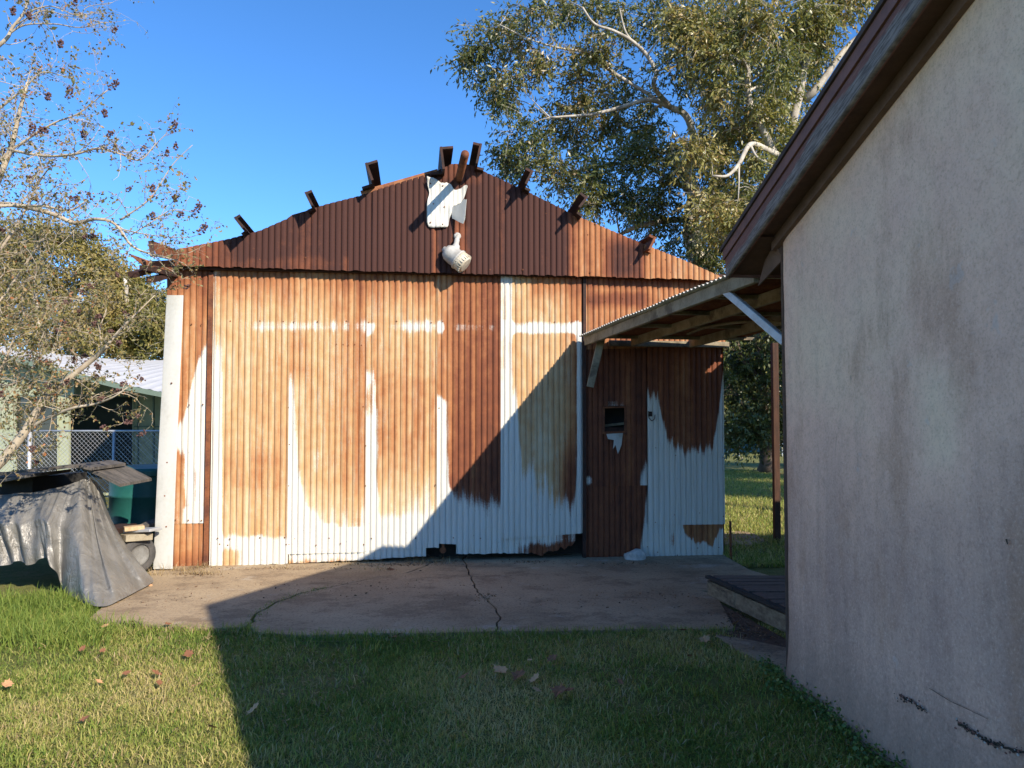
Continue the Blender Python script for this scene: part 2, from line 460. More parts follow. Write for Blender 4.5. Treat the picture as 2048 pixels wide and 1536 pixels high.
def m_stucco():
    n = NT('stained pink stucco')
    stain, warm = n.attr('stain'), n.attr('warm')
    st = n.noise(n.coord((5, 5, 0.55)), 1.0, 6, 0.6)
    bl = n.noise(n.coord(off=(2, 6, 1)), 1.3, 6, 0.6)
    fi = n.noise(n.coord(), 55.0, 5, 0.7)
    gr = n.noise(n.coord(off=(8, 8, 8)), 75.0, 4, 0.75)
    w = n.math('ADD', warm, n.math('MULTIPLY', n.math('SUBTRACT', bl, 0.5), 1.1))
    col = n.ramp(w, [(0.10, (0.62, 0.410, 0.315)), (0.5, (0.82, 0.545, 0.395)), (0.9, (0.88, 0.665, 0.45))])
    s = n.math('ADD', stain, n.math('MULTIPLY', n.math('SUBTRACT', st, 0.5), 1.25))
    s = n.math('ADD', s, n.math('MULTIPLY', n.math('SUBTRACT', bl, 0.5), 0.45))
    s = n.math('ADD', s, n.math('MULTIPLY', n.math('SUBTRACT', fi, 0.5), 0.30))
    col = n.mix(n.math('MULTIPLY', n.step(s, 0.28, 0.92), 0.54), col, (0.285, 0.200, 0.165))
    br = n.noise(n.coord((2.2, 2.2, 0.9), off=(3, 9, 9)), 1.0, 7, 0.68)
    col = n.mix(n.math('MULTIPLY', n.step(br, 0.50, 0.66), 0.48), col, (0.46, 0.270, 0.170))
    mott = n.noise(n.coord(off=(4, 4, 7)), 16.0, 6, 0.72)
    col = n.mix(n.math('MULTIPLY', n.step(mott, 0.40, 0.72), 0.38), col, n.mix(1.0, col, (0.62, 0.58, 0.58), 'MULTIPLY'))
    col = n.mix(n.math('MULTIPLY', n.step(gr, 0.50, 0.66), 0.42), col, n.mix(1.0, col, (0.55, 0.51, 0.48), 'MULTIPLY'))
    col = n.mix(n.math('MULTIPLY', n.step(gr, 0.44, 0.34), 0.30), col, (0.86, 0.70, 0.55))
    splash = n.math('MULTIPLY', n.step(n.math('ADD', n.node('ShaderNodeSeparateXYZ', Vector=n.coord()).outputs[2], n.math('MULTIPLY', fi, -0.5)), 0.28, -0.25), 0.6)
    col = n.mix(splash, col, (0.17, 0.135, 0.10))
    spots = n.step(n.noise(n.coord((7, 7, 2.2), off=(1, 4, 2)), 1.6, 4, 0.7), 0.69, 0.76)
    col = n.mix(n.math('MULTIPLY', spots, 0.5), col, (0.13, 0.115, 0.11))
    pale = n.step(n.noise(n.coord(off=(6, 1, 5)), 5.0, 3, 0.6), 0.69, 0.74)
    col = n.mix(n.math('MULTIPLY', pale, 0.35), col, (0.55, 0.50, 0.46))
    h = n.math('ADD', n.math('MULTIPLY', fi, 0.7), n.math('MULTIPLY', gr, 0.35))
    return n.done(n.bsdf(col, 0.9, n.bump(n.math('ADD', h, n.math('MULTIPLY', mott, 0.8)), 0.55, 0.010), spec=0.15))
M['stucco'] = m_stucco()
def m_fascia():
    n = NT('peeling red over grey board')
    cx = n.node('ShaderNodeCombineXYZ')
    n.put(cx.inputs[0], n.math('MULTIPLY', n.attr('along'), 1.0)); n.put(cx.inputs[1], n.math('MULTIPLY', n.attr('across'), 1.0))
    mp1 = n.node('ShaderNodeMapping', Vector=cx.outputs[0]); mp1.inputs['Scale'].default_value = (2.2, 14, 1)
    mp2 = n.node('ShaderNodeMapping', Vector=cx.outputs[0]); mp2.inputs['Scale'].default_value = (9, 90, 1)
    lng = n.noise(mp1.outputs[0], 1.0, 7, 0.7)
    fi = n.noise(mp2.outputs[0], 1.0, 5, 0.7)
    grey = n.mix(n.step(fi, 0.35, 0.65), (0.085, 0.070, 0.060), (0.27, 0.225, 0.19))
    red = n.mix(n.step(fi, 0.4, 0.7), (0.165, 0.072, 0.055), (0.24, 0.12, 0.09))
    f = n.math('ADD', lng, n.math('MULTIPLY', n.attr('peel'), 0.55))
    col = n.mix(n.step(f, 0.70, 0.80), red, grey)
    return n.done(n.bsdf(col, 0.85, n.bump(n.math('ADD', fi, f), 0.4, 0.004)))
M['fascia'] = m_fascia()
def m_tarp():
    n = NT('grey tarpaulin')
    c = n.noise(n.coord(), 5.0, 5, 0.6, 0.6)
    w = n.noise(n.coord((1, 1, 0.5), off=(2, 4, 4)), 11.0, 5, 0.6, 1.2)
    f = n.noise(n.coord(off=(2, 4, 1)), 45.0, 3, 0.6, 0.8)
    h = n.math('ADD', n.math('ADD', n.math('MULTIPLY', c, 1.0), n.math('MULTIPLY', w, 0.7)), n.math('MULTIPLY', f, 0.12))
    col = n.mix(n.step(c, 0.35, 0.65), (0.125, 0.120, 0.108), (0.175, 0.168, 0.152))
    return n.done(n.bsdf(col, 0.36, n.bump(h, 0.70, 0.032), spec=0.65, metallic=0.0))
M['tarp'] = m_tarp()
def m_glass():
    n = NT('dark window glass')
    a = n.noise(n.coord(), 1.4, 3, 0.5)
    return n.done(n.bsdf(n.mix(a, (0.012, 0.016, 0.018), (0.05, 0.055, 0.05)), 0.08, spec=0.6))
M['glass'] = m_glass()

# ================================================================== SETTING: ground
gx = np.concatenate([np.linspace(-400, -12, 14), np.linspace(-11, 11, 90), np.linspace(12, 400, 14)])
gy = np.concatenate([np.linspace(-200, 0, 8), np.linspace(0.5, 20, 90), np.linspace(22, 700, 22)])
GX, GY = np.meshgrid(gx, gy, indexing='ij')
near = np.exp(-((GX / 10) ** 4)) * np.exp(-(((GY - 5) / 12) ** 4))
GZ = -0.035 + near * 0.05 * (vnoise(GX * 0.9, GY * 0.9, 3) - 0.5) * (np.abs(GY - 5) < 30)
ground = np_mesh('ground', np.stack([GX, GY, GZ], -1).reshape(-1, 3), grid_faces(len(gx), len(gy)), mat=M['ground'], smooth=True)
tag(ground, kind='structure')

# concrete apron: sections split along the cracks
def gp(px, py, z=0.0):
    p = on_ground(px, py); return (p.x, p.y)
FRONT = [(165, 1247), (240, 1250), (330, 1253), (420, 1256), (480, 1254), (497, 1250)]
FRONT2 = [(512, 1264), (600, 1270), (740, 1266), (860, 1266), (986, 1262)]
FRONT3 = [(996, 1262), (1120, 1262), (1260, 1258), (1380, 1258), (1470, 1258)]
CRACK1 = [(497, 1250), (520, 1222), (556, 1203), (604, 1186), (650, 1176), (700, 1166), (760, 1153), (812, 1146), (850, 1132), (880, 1118)]
CRACK2 = [(991, 1262), (1000, 1234), (984, 1208), (955, 1184), (946, 1162), (938, 1148), (925, 1118)]
def wig(line, d, n=5, seed=1):
    """jagged copy of a line, shifted sideways by d metres"""
    pts = [Vector((*gp(*p), 0)) for p in line]
    out = []
    for i in range(len(pts) - 1):
        for k in range(n):
            p = pts[i].lerp(pts[i + 1], k / n)
            q = mnoise.noise(Vector((p.x * 7, p.y * 7, seed))) * 0.035
            out.append((p.x + q + d, p.y + q * 0.6 + d * 0.4))
    out.append((pts[-1].x + d, pts[-1].y))
    return out
slab = empty('concrete_apron', (0, 0, 0), kind='structure')
def slab_section(name, pts):
    mb = MB()
    mb.poly([(x, y, 0.0) for x, y in pts], (0, 0, -0.12))
    return mb.build(name, M['concrete'], slab)
backL = [(-4.15, 8.45)]
left_edge = [gp(300, 1142), gp(262, 1170), gp(205, 1214), gp(180, 1235)]
s1 = [gp(*p) for p in FRONT] + wig(CRACK1, -0.012) + [(-0.9, 9.4), (-3.9, 9.0)] + left_edge
slab_section('slab_section', s1)
s2 = [gp(*p) for p in FRONT2] + wig(CRACK2, -0.008, seed=4) + [(-0.55, 9.4), (-0.8, 9.4)] + list(reversed(wig(CRACK1, 0.012)))
slab_section('slab_section', s2)
s3 = [gp(*p) for p in FRONT3] + [gp(1452, 1225), gp(1432, 1190), (1.80, 7.25), (2.95, 7.3), gp(1500, 1140), gp(1450, 1112), (2.65, 9.75), (-0.5, 9.4)] + list(reversed(wig(CRACK2, 0.008, seed=4)))
slab_section('slab_section', s3)
# earth showing in the cracks
mb = MB()
for line, w, sd in ((CRACK1, 0.05, 1), (CRACK2, 0.03, 4)):
    a, b = wig(line, -w, seed=sd), wig(line, w, seed=sd)
    for i in range(len(a) - 1):
        mb.add([(a[i][0], a[i][1], -0.022), (b[i][0], b[i][1], -0.022), (b[i + 1][0], b[i + 1][1], -0.022), (a[i + 1][0], a[i + 1][1], -0.022)], [(0, 1, 2, 3)])
tag(mb.build('crack_soil', M['crack'], slab), kind='stuff')
# footpath beside the house, worn soil strip, path patch on the back lawn
mb = MB(); mb.poly([(*gp(x, y), -0.005) for x, y in ((1432, 1268), (1500, 1278), (1600, 1300), (1640, 1420), (1560, 1340), (1480, 1300))], (0, 0, -0.1))
tag(mb.build('footpath', M['concrete']), kind='structure')
mb = MB(); mb.poly([(*gp(x, y), -0.012) for x, y in ((1418, 1192), (1600, 1290), (1600, 1312), (1490, 1284), (1440, 1256))], (0, 0, -0.06))
tag(mb.build('soil_strip', M['soil']), kind='structure')
mb = MB(); mb.poly([(*gp(x, y), -0.01) for x, y in ((1440, 1060), (1500, 1062), (1530, 1078), (1500, 1088), (1440, 1086))], (0, 0, -0.05))
tag(mb.build('paving_patch', M['concrete']), kind='structure')

# ================================================================== THE SHED
SHD = empty('metal_shed', SH_O, SH_ANG, label='rusty corrugated metal shed with gable front and tall panelled doors', cat='shed')
PITCH_C = 0.0682
def prof(u, ph=0.0, pitch=PITCH_C):
    d = (np.mod((u + ph) / pitch, 1.0) - 0.5) * pitch                      # distance from the valley line
    return 0.76 * (1 - np.exp(-(d / 0.0085) ** 2)) + 0.24 * (0.5 - 0.5 * np.cos(2 * np.pi * d / pitch))
def sheet(name, u0, u1, zb, zt, off, field, amp=0.019, hole=None, rows=0.05, dent=0.004, seed=0, ragged=0.0, lean=0.0):
    fr = np.array([0.0, 0.17, 0.30, 0.375, 0.425, 0.465, 0.5, 0.535, 0.575, 0.625, 0.70, 0.83])
    u = ((np.floor(u0 / PITCH_C) - 1 + np.arange(int((u1 - u0) / PITCH_C) + 4))[:, None] + fr[None, :]).ravel() * PITCH_C
    u = np.concatenate([[u0], u[(u > u0 + .002) & (u < u1 - .002)], [u1]])
    zb_, zt_ = zb(u) if callable(zb) else np.full_like(u, zb), zt(u) if callable(zt) else np.full_like(u, zt)
    if ragged:
        zb_ = zb_ + ragged * (vnoise(u * 22, u * 0, seed) - 0.5) * 2
    nr = max(3, int(np.max(zt_ - zb_) / rows) + 1)
    v = np.linspace(0, 1, nr)
    U = np.repeat(u[:, None], nr, 1)
    Z = zb_[:, None] + (zt_ - zb_)[:, None] * v[None, :]
    Y = -(off + amp * prof(U)) - dent * 2 * (vnoise(U * 2.3, Z * 1.7, seed) - 0.5) - 0.0025 * (vnoise(U * 9, Z * 6, seed + 3) - 0.5) - lean * (U - u0) / (u1 - u0)
    V = np.stack([U, Y, Z], -1).reshape(-1, 3)
    F = grid_faces(len(u), nr)
    if hole is not None:
        c = V[F].mean(1)
        F = F[~hole(c[:, 0], c[:, 2])]
    W = np.empty_like(V)
    ca, sa = math.cos(SH_ANG), math.sin(SH_ANG)
    W[:, 0] = SH_O.x + ca * V[:, 0] - sa * V[:, 1]; W[:, 1] = SH_O.y + sa * V[:, 0] + ca * V[:, 1]; W[:, 2] = V[:, 2]
    px, py = project(W)
    r, t = field(px, py, V[:, 0], V[:, 2])
    rib = np.floor(V[:, 0] / PITCH_C).astype(int)
    rr = np.modf(np.abs(np.sin(rib * 12.9898 + seed * 4.1) * 43758.5453))[0]
    r2 = np.modf(np.abs(np.sin(rib * 78.233 + seed * 9.7) * 24634.6345))[0]
    r = r + (rr - .5) * .34; t = t + (r2 - .5) * .13 * (1 if amp < .018 or True else 0)
    return np_mesh(name, V, F, {'rust': r + 0 * px, 'tone': t + 0 * px}, M['sheet'], SHD, smooth=True)
def line_uz(pts, off=0.0):
    q = sorted(wuz(x, y, off) for x, y in pts)
    us, zs = [a for a, _ in q], [b for _, b in q]
    return lambda u: np.interp(u, us, zs)
def U(px, py, off=0.0): return wuz(px, py, off)[0]
def Zp(px, py, off=0.0): return wuz(px, py, off)[1]

G_OFF = 0.125
g_top = line_uz([(300, 522), (360, 498), (460, 478), (520, 462), (575, 438), (583, 432), (650, 410), (720, 392), (780, 372), (868, 345), (905, 328), (940, 330), (960, 340),
                 (1046, 380), (1135, 424), (1200, 452), (1290, 490), (1360, 518), (1446, 556)], G_OFF)
g_bot = line_uz([(340, 531), (560, 538), (865, 546), (1165, 553), (1446, 561)], G_OFF)
def f_gable(px, py, u, z):
    t = 1.10 + 0 * px
    t -= 0.48 * (1 - sm(380, 500, px))
    t -= 0.10 * box2(px, py, 560, 640, 300, 560, 30, 60)
    t -= 0.60 * sm(1128, 1150, px) * (1 - 0.75 * box2(px, py, 1215, 1285, 480, 560, 22, 22))
    t -= 0.10 * sm(1280, 1300, px)
    t -= 0.40 * box2(px, py, 864, 876, 450, 560, 7, 20)
    t -= 0.36 * box2(px, py, 905, 936, 440, 540, 9, 25)
    t -= 0.22 * box2(px, py, 880, 960, 300, 370, 12, 25)
    t -= 0.16 * box2(px, py, 470, 720, 515, 560, 40, 10)
    t -= 0.12 * box2(px, py, 990, 1010, 330, 560, 6, 20)
    return 1.3 + 0 * px, t
gs = [(345, 465), (465, 612), (612, 745), (745, 868), (868, 1001), (1001, 1140), (1140, 1288), (1288, 1443)]
for i, (a, b) in enumerate(gs):
    sheet('gable_sheet', U(a, 500, G_OFF), U(b, 500, G_OFF) + 0.02, g_bot, g_top, G_OFF + 0.004 * (i % 2), f_gable, seed=20 + i, ragged=0.008)

# ---- sliding doors
d_top = line_uz([(340, 520), (1180, 542)], 0)
BAND = lambda px, py, y0=641, y1=664, s=11: box2(px, py, 0, 3000, y0, y1, 6, s)
def f_p1(px, py, u, z):
    r = 1.05 + 0 * px
    r -= 1.0 * (1 - sm(440, 450, px)) * sm(640, 760, py)
    r -= 0.42 * (1 - sm(436, 452, px)) * (1 - sm(640, 760, py))
    r -= 0.62 * BAND(px, py) * sm(455, 520, px)
    r -= 0.12 * box2(px, py, 500, 560, 900, 1060, 40, 60)
    r -= 1.05 * sm(1062, 1084, py + 5 * (vnoise(px * .08, px * 0, 9) - .5))
    r += 1.0 * box2(px, py, 432, 478, 1097, 1150, 14, 10)
    t = 0.16 + 0.30 * (1 - sm(540, 640, py)) + 0.10 * sm(540, 575, px) + 0.12 * box2(px, py, 440, 570, 900, 980, 40, 30)
    return r, t
def f_p2(px, py, u, z):
    r = 1.05 + 0 * px
    edge = np.interp(py, [540, 700, 760, 880, 960, 1010, 1050, 1062], [572, 576, 586, 590, 597, 608, 640, 740])
    r -= 1.1 * (1 - sm(edge - 9, edge + 17, px + 7 * (vnoise(px * .09, py * .035, 5) - .5))) * sm(700, 800, py)
    r -= 0.72 * BAND(px, py) * (0.70 + 0.30 * (1 - sm(600, 640, px)))
    r -= 0.45 * sm(960, 1050, py)
    r -= 0.36 * box2(px, py, 612, 668, 898, 948, 24, 20)
    r -= 1.0 * sm(1050, 1066, py)
    r += 0.45 * sm(1118, 1130, py)
    t = 0.20 + 0.22 * (1 - sm(540, 640, py)) + 0.16 * sm(650, 720, px) - 0.20 * sm(930, 1040, py) + 0.16 * box2(px, py, 580, 615, 660, 760, 10, 25)
    return r, t
def f_p3(px, py, u, z):
    r = 1.05 + 0 * px
    edge = np.interp(py, [640, 675, 700, 735, 770, 840, 900, 1050], [752, 742, 728, 744, 748, 750, 752, 754])
    r -= 1.1 * (1 - sm(edge - 8, edge + 12, px + 6 * (vnoise(px * .09, py * .04, 6) - .5))) * np.maximum(sm(718, 760, py), box2(px, py, 700, 760, 645, 675, 6, 8))
    r += 0.55 * box2(px, py, 730, 745, 770, 830, 5, 25)
    r -= 0.66 * BAND(px, py) * sm(755, 810, px)
    r -= 0.45 * sm(920, 1020, py) * (0.6 + 0.4 * sm(760, 860, px))
    r -= 0.9 * sm(1015, 1055, py)
    r += 0.5 * sm(1118, 1126, py)
    t = 0.22 + 0.30 * (1 - sm(540, 640, py)) + 0.10 * sm(700, 780, py) * (1 - sm(880, 960, py)) - 0.22 * sm(930, 1030, py)
    return r, t
def f_p4(px, py, u, z):
    r = 1.15 + 0 * px
    edge = np.interp(py, [640, 785, 800, 900, 960, 1060], [870, 874, 893, 895, 898, 912])
    r -= 1.2 * (1 - sm(edge - 8, edge + 12, px + 6 * (vnoise(px * .09, py * .04, 7) - .5))) * sm(770, 815, py)
    r -= 0.75 * box2(px, py, 872, 888, 640, 668, 6, 8)
    r -= 0.50 * BAND(px, py, 648, 662, 6)
    r -= 1.25 * sm(955, 1062, py + 12 * vnoise(px * 0.3, py * 0, 4))
    t = 0.58 + 0.10 * sm(930, 1000, px) + 0.08 * sm(700, 900, py) + 0 * px
    t = t - 0.20 * (1 - sm(895, 915, px)) * (1 - sm(880, 1000, py))
    return r, t
def f_p5(px, py, u, z):
    r = 1.05 + 0 * px
    r -= 0.62 * (1 - sm(1022, 1032, px)) * (1 - sm(740, 800, py)) 
    r -= 1.2 * (1 - sm(1026, 1044, px + 5 * (vnoise(px * .09, py * .04, 8) - .5))) * sm(720, 830, py)
    r -= 1.0 * BAND(px, py, 645, 668, 6)
    r -= 1.0 * sm(1148, 1158, px) * sm(640, 662, py) * (1 - sm(668, 700, py) * 0.5)
    r -= 1.0 * sm(1153, 1160, px) * sm(650, 670, py)
    ye = np.interp(px, [1030, 1042, 1060, 1085, 1110, 1150, 1160], [880, 930, 985, 1000, 1015, 1020, 930])
    ye = ye + 22 * (vnoise(px * 0.22, py * 0, 8) - 0.5) * 2
    r -= 1.25 * sm(ye - 75, ye + 45, py)
    r -= 0.30 * box2(px, py, 1060, 1105, 860, 980, 14, 40)
    t = 0.22 + 0.30 * (1 - sm(540, 640, py)) * sm(1040, 1080, px) + 0.30 * sm(1100, 1140, px) * sm(850, 960, py) - 0.12 * box2(px, py, 1040, 1110, 850, 1000, 14, 50) + 0.18 * sm(1120, 1160, px)
    return r, t
def hole_notch(u, z):
    return (u > U(850, 1090)) & (u < U(912, 1090)) & (z < Zp(880, 1091))
D_BOT = line_uz([(415, 1134), (640, 1124), (850, 1112)], 0)
lowL = line_uz([(575, 1110), (870, 1098)], 0)
sheet('door_sheet', U(424, 800), U(580, 800), D_BOT, d_top, 0.002, f_p1, seed=1, ragged=0.006)
sheet('door_sheet', U(578, 800), U(732, 800), line_uz([(575, 1108), (735, 1104)]), d_top, 0.006, f_p2, seed=2)
sheet('door_sheet', U(729, 800), U(877, 800), line_uz([(730, 1102), (880, 1094)]), d_top, 0.001, f_p3, seed=3, hole=hole_notch)
sheet('door_sheet', U(874, 800), U(1004, 800), line_uz([(870, 1095), (1005, 1100)]), d_top, 0.005, f_p4, seed=4, hole=hole_notch)
sheet('door_sheet', U(1001, 800), U(1164, 800), line_uz([(1000, 1078), (1165, 1066)]), d_top, 0.009, f_p5, seed=5)
def f_low(px, py, u, z):
    r = 0.05 + 0.62 * sm(1108, 1130, py + 6 * (vnoise(px * 0.1, py * 0, 2) - .5))
    return r + 0 * px, 0.30 + 0 * px
def f_low_r(px, py, u, z):
    r = 0.02 + 0.75 * box2(px, py, 1040, 1170, 1088, 1130, 14, 10) + 0.55 * box2(px, py, 1110, 1170, 1060, 1120, 12, 10)
    return r, 0.72 + 0 * px
sheet('skirt_sheet', U(578, 1100), U(852, 1100), D_BOT, lambda u: lowL(u) + 0.03, -0.005, f_low, seed=6, ragged=0.006)
sheet('skirt_sheet', U(912, 1100), U(1043, 1100), line_uz([(905, 1108), (1045, 1106)]), line_uz([(905, 1088), (996, 1090), (1002, 1070), (1045, 1070)]), -0.006, f_low_r, seed=7, ragged=0.008)
sheet('skirt_sheet', U(1040, 1090), U(1150, 1090), line_uz([(1036, 1108), (1085, 1108), (1110, 1100), (1140, 1094), (1152, 1078)]), line_uz([(1036, 1070), (1160, 1064)]), -0.008, f_low_r, seed=8, ragged=0.022)

# ---- strip of wall on the left
def f_left(px, py, u, z):
    r = 1.1 + 0 * px
    yw = np.interp(px, [355, 370, 385, 400, 415], [850, 835, 760, 715, 690])
    yb = np.interp(px, [355, 368, 380, 395, 410], [900, 985, 1000, 1010, 985])
    r -= 1.2 * sm(yw - 30, yw + 30, py) * (1 - sm(yb - 8, yb + 22, py) * 0.65)
    r -= 1.0 * box2(px, py, 372, 408, 1015, 1047, 10, 8)
    r += 0.9 * box2(px, py, 350, 372, 900, 1000, 5, 20) + 0.6 * box2(px, py, 386, 394, 930, 1010, 4, 20)
    return r, 0.42 + 0.22 * (1 - sm(545, 640, py)) + 0 * px
def f_left_low(px, py, u, z): return 1.2 - 0.35 * box2(px, py, 360, 400, 1050, 1080, 15, 15), 0.40 + 0.2 * sm(1090, 1130, py) + 0 * px
uL0, uL1 = U(337, 850), U(416, 850)
sheet('wall_sheet', uL0, uL1, line_uz([(330, 1048), (420, 1046)]), d_top, -0.012, f_left, seed=9)
sheet('wall_sheet', uL0, uL1, line_uz([(330, 1136), (420, 1132)]), line_uz([(330, 1046), (420, 1044)]), -0.020, f_left_low, seed=10, ragged=0.01)

# ---- wall and small door on the right
def f_rup(px, py, u, z):
    t = 0.45 + 0.28 * box2(px, py, 1170, 1300, 585, 612, 20, 9) + 0.25 * (1 - sm(562, 585, py)) - 0.14 * sm(1330, 1420, px) + 0.16 * box2(px, py, 1220, 1300, 640, 690, 25, 15)
    return 1.25 - 0.5 * box2(px, py, 1172, 1180, 640, 665, 4, 10), t
def f_rdoor(px, py, u, z):
    r = 1.25 - 1.0 * box2(px, py, 1212, 1252, 803, 813, 7, 5) - 1.0 * sm(1278, 1296, px + 10 * sm(900, 970, py)) * sm(880, 960, py) - 0.8 * box2(px, py, 1170, 1186, 950, 972, 5, 9)
    return r, 0.78 + 0.14 * (vnoise(px * 0.05, py * 0.01, 3) - 0.5) - 0.12 * box2(px, py, 1245, 1265, 700, 1000, 6, 60)
def f_rdoor_low(px, py, u, z): return 1.25 - 1.2 * sm(1278, 1292, px + 0.12 * (py - 1060)), 0.76 + 0 * px
def f_rwall(px, py, u, z):
    ye = np.interp(px, [1295, 1298, 1316, 1322, 1330, 1350, 1375, 1395, 1410, 1425, 1432, 1440, 1447], [790, 792, 796, 835, 870, 895, 905, 898, 915, 905, 860, 800, 760])
    ye = ye + 14 * (vnoise(px * 0.25, py * 0, 5) - 0.5) * 2
    r = 1.2 - 1.35 * sm(ye - 36, ye + 26, py)
    r = r + 0.35 * box2(px, py, 1330, 1350, 1060, 1095, 6, 10)
    return r, 0.72 - 0.16 * box2(px, py, 1340, 1375, 700, 900, 8, 40) + 0 * px
def f_rwall_low(px, py, u, z):
    ye = np.interp(px, [1360, 1372, 1390, 1410, 1425, 1440], [1050, 1066, 1085, 1080, 1090, 1055]) + 8 * (vnoise(px * 0.3, py * 0, 6) - 0.5)
    return 1.1 * (1 - sm(ye - 6, ye + 8, py)) * sm(1362, 1370, px) + 0.5 * box2(px, py, 1335, 1350, 1065, 1095, 5, 12), 0.5 + 0 * px
r_top = line_uz([(1165, 545), (1450, 556)], 0)
def hole_win(u, z):
    return (u > U(1208, 840)) & (u < U(1250, 840)) & (z < Zp(1230, 815)) & (z > Zp(1230, 866))
seamR = line_uz([(1160, 696), (1450, 690)], 0)
sheet('wall_sheet', U(1172, 650), U(1297, 650), lambda u: seamR(u) - 0.02, r_top, 0.006, f_rup, seed=11)
sheet('wall_sheet', U(1295, 650), U(1449, 650), lambda u: seamR(u) - 0.02, r_top, 0.001, f_rup, seed=12)
sheet('wall_sheet', U(1172, 900), U(1297, 900), line_uz([(1165, 974), (1300, 970)]), seamR, -0.004, f_rdoor, seed=13, hole=hole_win)
sheet('wall_sheet', U(1172, 1050), U(1297, 1050), line_uz([(1165, 1116), (1300, 1112)]), line_uz([(1165, 970), (1300, 966)]), -0.012, f_rdoor_low, seed=14, ragged=0.01)
sheet('wall_sheet', U(1294, 900), U(1447, 900), line_uz([(1290, 1050), (1450, 1048)]), seamR, 0.010, f_rwall, seed=15, amp=0.019)
sheet('wall_sheet', U(1290, 1080), U(1446, 1080), line_uz([(1285, 1116), (1450, 1112)]), line_uz([(1290, 1046), (1450, 1044)]), 0.0, f_rwall_low, seed=16, amp=0.019, ragged=0.012)

# ---- frame, header, posts, black interior backing, remaining walls and roof
z_g = g_bot(0.0)
MB().bar(Vector((U(338, 536), -0.045, Zp(338, 534))), Vector((U(1447, 560), -0.045, Zp(1447, 557))), 0.07, 0.07).build('door_track', M['dark_steel'], SHD, bevel=0.004)
MB().bar(Vector((U(423, 545), -0.008, Zp(423, 545))), Vector((U(412, 1132), -0.008, 0)), 0.05, 0.045, up=(0, 1, 0)).build('door_post', M['rust_steel'], SHD, bevel=0.004)
MB().bar(Vector((U(1168, 552), -0.012, Zp(1168, 552))), Vector((U(1168, 1110), -0.012, 0)), 0.04, 0.05, up=(0, 1, 0)).build('door_post', M['dark_steel'], SHD, bevel=0.004)
MB().bar(Vector((U(340, 545), 0.035, Zp(340, 545))), Vector((U(343, 1130), 0.035, 0)), 0.07, 0.07, up=(0, 1, 0)).build('corner_post', M['rust_steel'], SHD, bevel=0.004)
MB().bar(Vector((U(1440, 560), 0.05, Zp(1446, 560))), Vector((U(1440, 1112), 0.05, 0)), 0.02, 0.06, up=(0, 1, 0)).build('corner_post', M['rust_steel'], SHD)
# inside girts behind the sheets
for py in (652, 860, 1072):
    MB().bar(Vector((U(345, py), 0.075, Zp(800, py))), Vector((U(1445, py), 0.075, Zp(800, py))), 0.05, 0.06).build('girt', M['dark_steel'], SHD)
uA, uB, DEP = U(338, 800), U(1447, 800), 9.0
zE_L, zE_R, zR, uR = g_top(U(345, 500)) - 0.12, g_top(U(1440, 555)) - 0.08, g_top(U(925, 330)) - 0.07, U(925, 330)
MB().add([(0, 0, 0)] * 0, []) if False else None
def flat(name, pts, mat):
    mb = MB(); mb.add(pts, [tuple(range(len(pts)))]); return mb.build(name, mat, SHD)
flat('side_wall', [(uA, 0.02, 0), (uA, DEP, 0), (uA, DEP, zE_L), (uA, 0.02, zE_L)], M['rust_steel'])
flat('side_wall', [(uB, 0.02, 0), (uB, DEP, 0), (uB, DEP, zE_R), (uB, 0.02, zE_R)], M['rust_steel'])
flat('rear_wall', [(uA, DEP, 0), (uB, DEP, 0), (uB, DEP, zE_R), (uR, DEP, zR), (uA, DEP, zE_L)], M['rust_steel'])
flat('roof_slope', [(uA - 0.05, -0.05, zE_L), (uR, -0.05, zR), (uR, DEP, zR), (uA - 0.05, DEP, zE_L)], M['rust_steel'])
flat('roof_slope', [(uB + 0.02, -0.05, zE_R), (uR, -0.05, zR), (uR, DEP, zR), (uB + 0.02, DEP, zE_R)], M['rust_steel'])
# backing behind the small-door window and the door notch (black sheets standing in for the shade inside)
MB().box((U(1300, 900), 0.35, 1.2), (1.6, 0.02, 2.6)).build('dark_backing', M['black'], SHD)
MB().box((U(880, 1100), 0.30, 0.3), (5.0, 0.02, 0.9)).build('dark_backing', M['black'], SHD)
# roller hanging in the notch
ur, zr_ = wuz(886, 1104)
mr = Matrix.Translation((ur, 0.02, zr_ + 0.02)) @ Matrix.Rotation(math.pi / 2, 4, 'X')
mb = MB(); mb.lathe([(0.0, -0.02), (0.035, -0.02), (0.04, 0), (0.035, 0.02), (0, 0.02)], mr, 14); mb.box((ur, 0.0, zr_ + 0.06), (0.03, 0.012, 0.1))
mb.build('door_roller', M['rust_steel'], SHD)
mb = MB()
for (x0, y0, x1, y1, w_) in ((1206, 815, 1252, 814, .02), (1207, 866, 1252, 867, .022), (1207, 815, 1207, 868, .014), (1251, 814, 1251, 868, .014)):
    a, b = wuz(x0, y0, .012), wuz(x1, y1, .012); mb.bar((a[0], -.012, a[1]), (b[0], -.012, b[1]), .03, w_, up=(0, 1, 0) if x0 == x1 else (0, 0, 1))
mb.build('window_rim', M['rust_steel'], SHD)
a, b = wuz(1204, 852, -.25), wuz(1256, 846, -.25); MB().bar((a[0], .25, a[1]), (b[0], .25, b[1]), .05, .03).build('inner_rail', M['beam_wood'], SHD)
